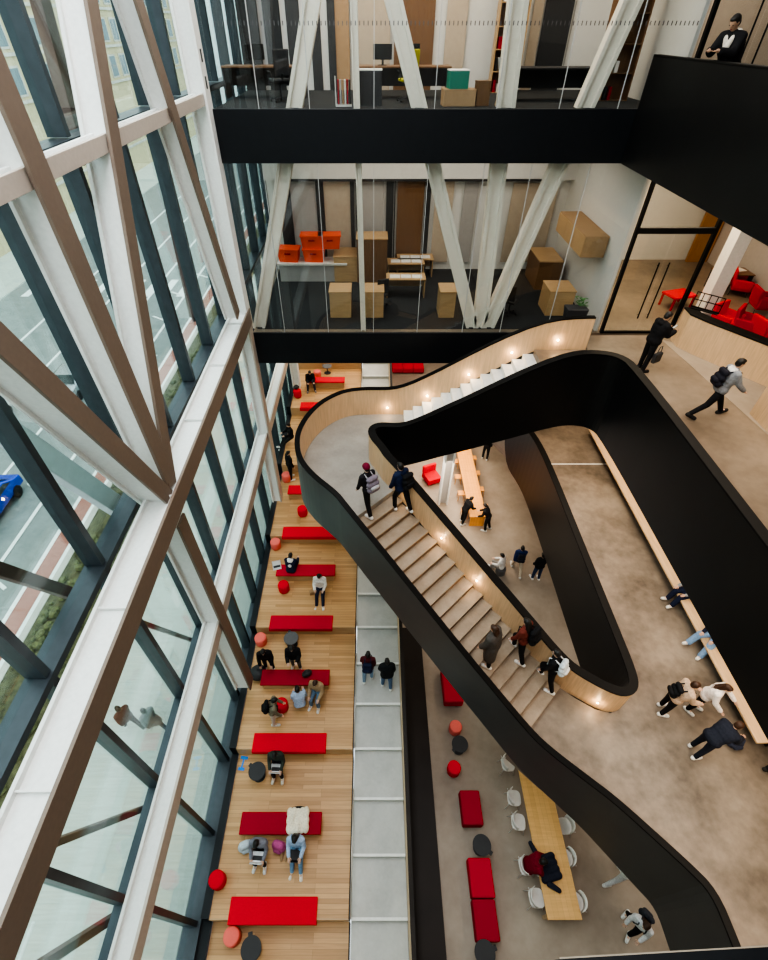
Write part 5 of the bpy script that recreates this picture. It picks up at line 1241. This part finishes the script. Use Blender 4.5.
# --- upper floor
t, J = person('person in a black hooded jacket looking at a phone before the double door', feet(640, 370, L2), 75, dict(PHONE, lean=8), blk, blk, hood=blk, bulk=0.05, scale=1.05, skin=1, shoes=(0.03, 0.03, 0.03))
mp_ = empty('phone', world(t, (J['wrl'] + J['wrr']) / 2 + (J['fdl'] + J['fdr']) * 0.07 + Vector((0, 0, 0.02))), -D(75), 'phone held by the person in black before the double door', 'phone')
MB().obox((0, 0, 0), (0.075, 0.15, 0.009), 0, 0.6).build('case', M['screen'], mp_, bevel=0.003); MB().obox((0, -0.003, 0.006), (0.066, 0.135, 0.002), 0, 0.6).build('display', M['silver'], mp_)
hb2 = empty('hand_bag', world(t, Vector((0.28, 0.1, 0.40))), -D(60), 'black bag hanging beside the person with the phone', 'bag')
MB().box((-0.06, -0.16, 0), (0.06, 0.16, 0.3)).build('pouch', M['charcoal'], hb2, bevel=0.03); MB().tube([(0, -0.1, 0.28), (0, -0.05, 0.5), (0, 0.05, 0.5), (0, 0.1, 0.28)], 0.012).build('handle', M['charcoal'], hb2)
t, J = person('man in a grey hoodie and black trousers striding across the upper floor', feet(703, 416, L2), 92, dict(WALK, lean=10, legs=((34, 8), (-26, 22))), (0.24, 0.25, 0.27), blk, hood=(0.70, 0.68, 0.66), shoes=(0.03, 0.03, 0.03), scale=1.06, bulk=0.035)
backpack(t, J, (0.02, 0.02, 0.03), 'dark backpack on the man in the grey hoodie')
# --- top floor
gp = on_x(730, 60, 7.25)
person('man in a black jacket with a white fleece collar leaning on the topmost balustrade', Vector((7.28, gp.y, L3)), -120, dict(lean=26, head=22, legs=((4, 6), (-6, 4)), arms=((20, 6, 62), (20, 6, 62)), inward=0.5), blk, blk, hood=(0.72, 0.66, 0.58), bulk=0.045, skin=1, scale=1.03)
# --- outside
person('pedestrian in a brown-red coat walking outside on the pavement, left of a pair', on_z(136, 728, STREET), -60, WALK, (0.12, 0.05, 0.045), (0.08, 0.06, 0.06), bulk=0.045)
person('pedestrian in a grey coat walking outside on the pavement, right of a pair', on_z(160, 730, STREET), -60, WALK, (0.20, 0.20, 0.21), (0.12, 0.12, 0.13), bulk=0.045, coat=0.6)

# ================================================================== LIGHTS
area('roof_fill', (-2.2, 6, 5.4), 3.6, 20, 1500, (0.97, 0.98, 1.0))  # unseen lamp added to brighten the upward beam webs
area('roof_fill', (4.0, 6, 5.4), 6, 16, 500, (1.0, 0.97, 0.93))  # second, dimmer unseen lamp added as fill from above
area('middle_ceiling_light', (8.8, 9, -9.05), 2.6, 16, 400, (1.0, 0.85, 0.68))
area('middle_ceiling_light', (8.4, 0, -9.05), 2.6, 6, 160, (1.0, 0.86, 0.68))
area('middle_far_light', (8.3, 15.6, -9.05), 1.6, 1.6, 110, (1.0, 0.80, 0.55))
area('ground_ceiling_light', (4.2, 18.0, -15.2), 3.5, 9, 330, (1.0, 0.84, 0.66))
area('ground_ceiling_light', (9.5, 5.0, -15.1), 3.5, 12, 160, (1.0, 0.88, 0.74))
area('upper_ceiling_light', (9.5, 10.5, -2.85), 3.0, 9, 300, (1.0, 0.85, 0.68))
area('lobby_light', (10.0, 18.5, -2.85), 3.0, 4, 260, (1.0, 0.78, 0.52))
area('office_light', (2.0, 18.5, -2.85), 9, 3, 190, (1.0, 0.88, 0.74))
area('office_light', (2.0, 18.0, 3.2), 9, 3, 330, (1.0, 0.82, 0.62))
area('office_light', (9.5, 17.5, 3.2), 3, 3, 160, (1.0, 0.86, 0.72))
area('far_ground_fill', (3.2, 28, -8.95), 4, 8, 380, (1.0, 0.88, 0.74))  # unseen lamp added to brighten the far floor and red sofa
area('tier_light', (-2.0, 26, -8.95), 4, 14, 420, (1.0, 0.88, 0.72))

vs = bpy.context.scene.view_settings
vs.view_transform = 'AgX'; vs.look = 'AgX - High Contrast'; vs.exposure = 0.22
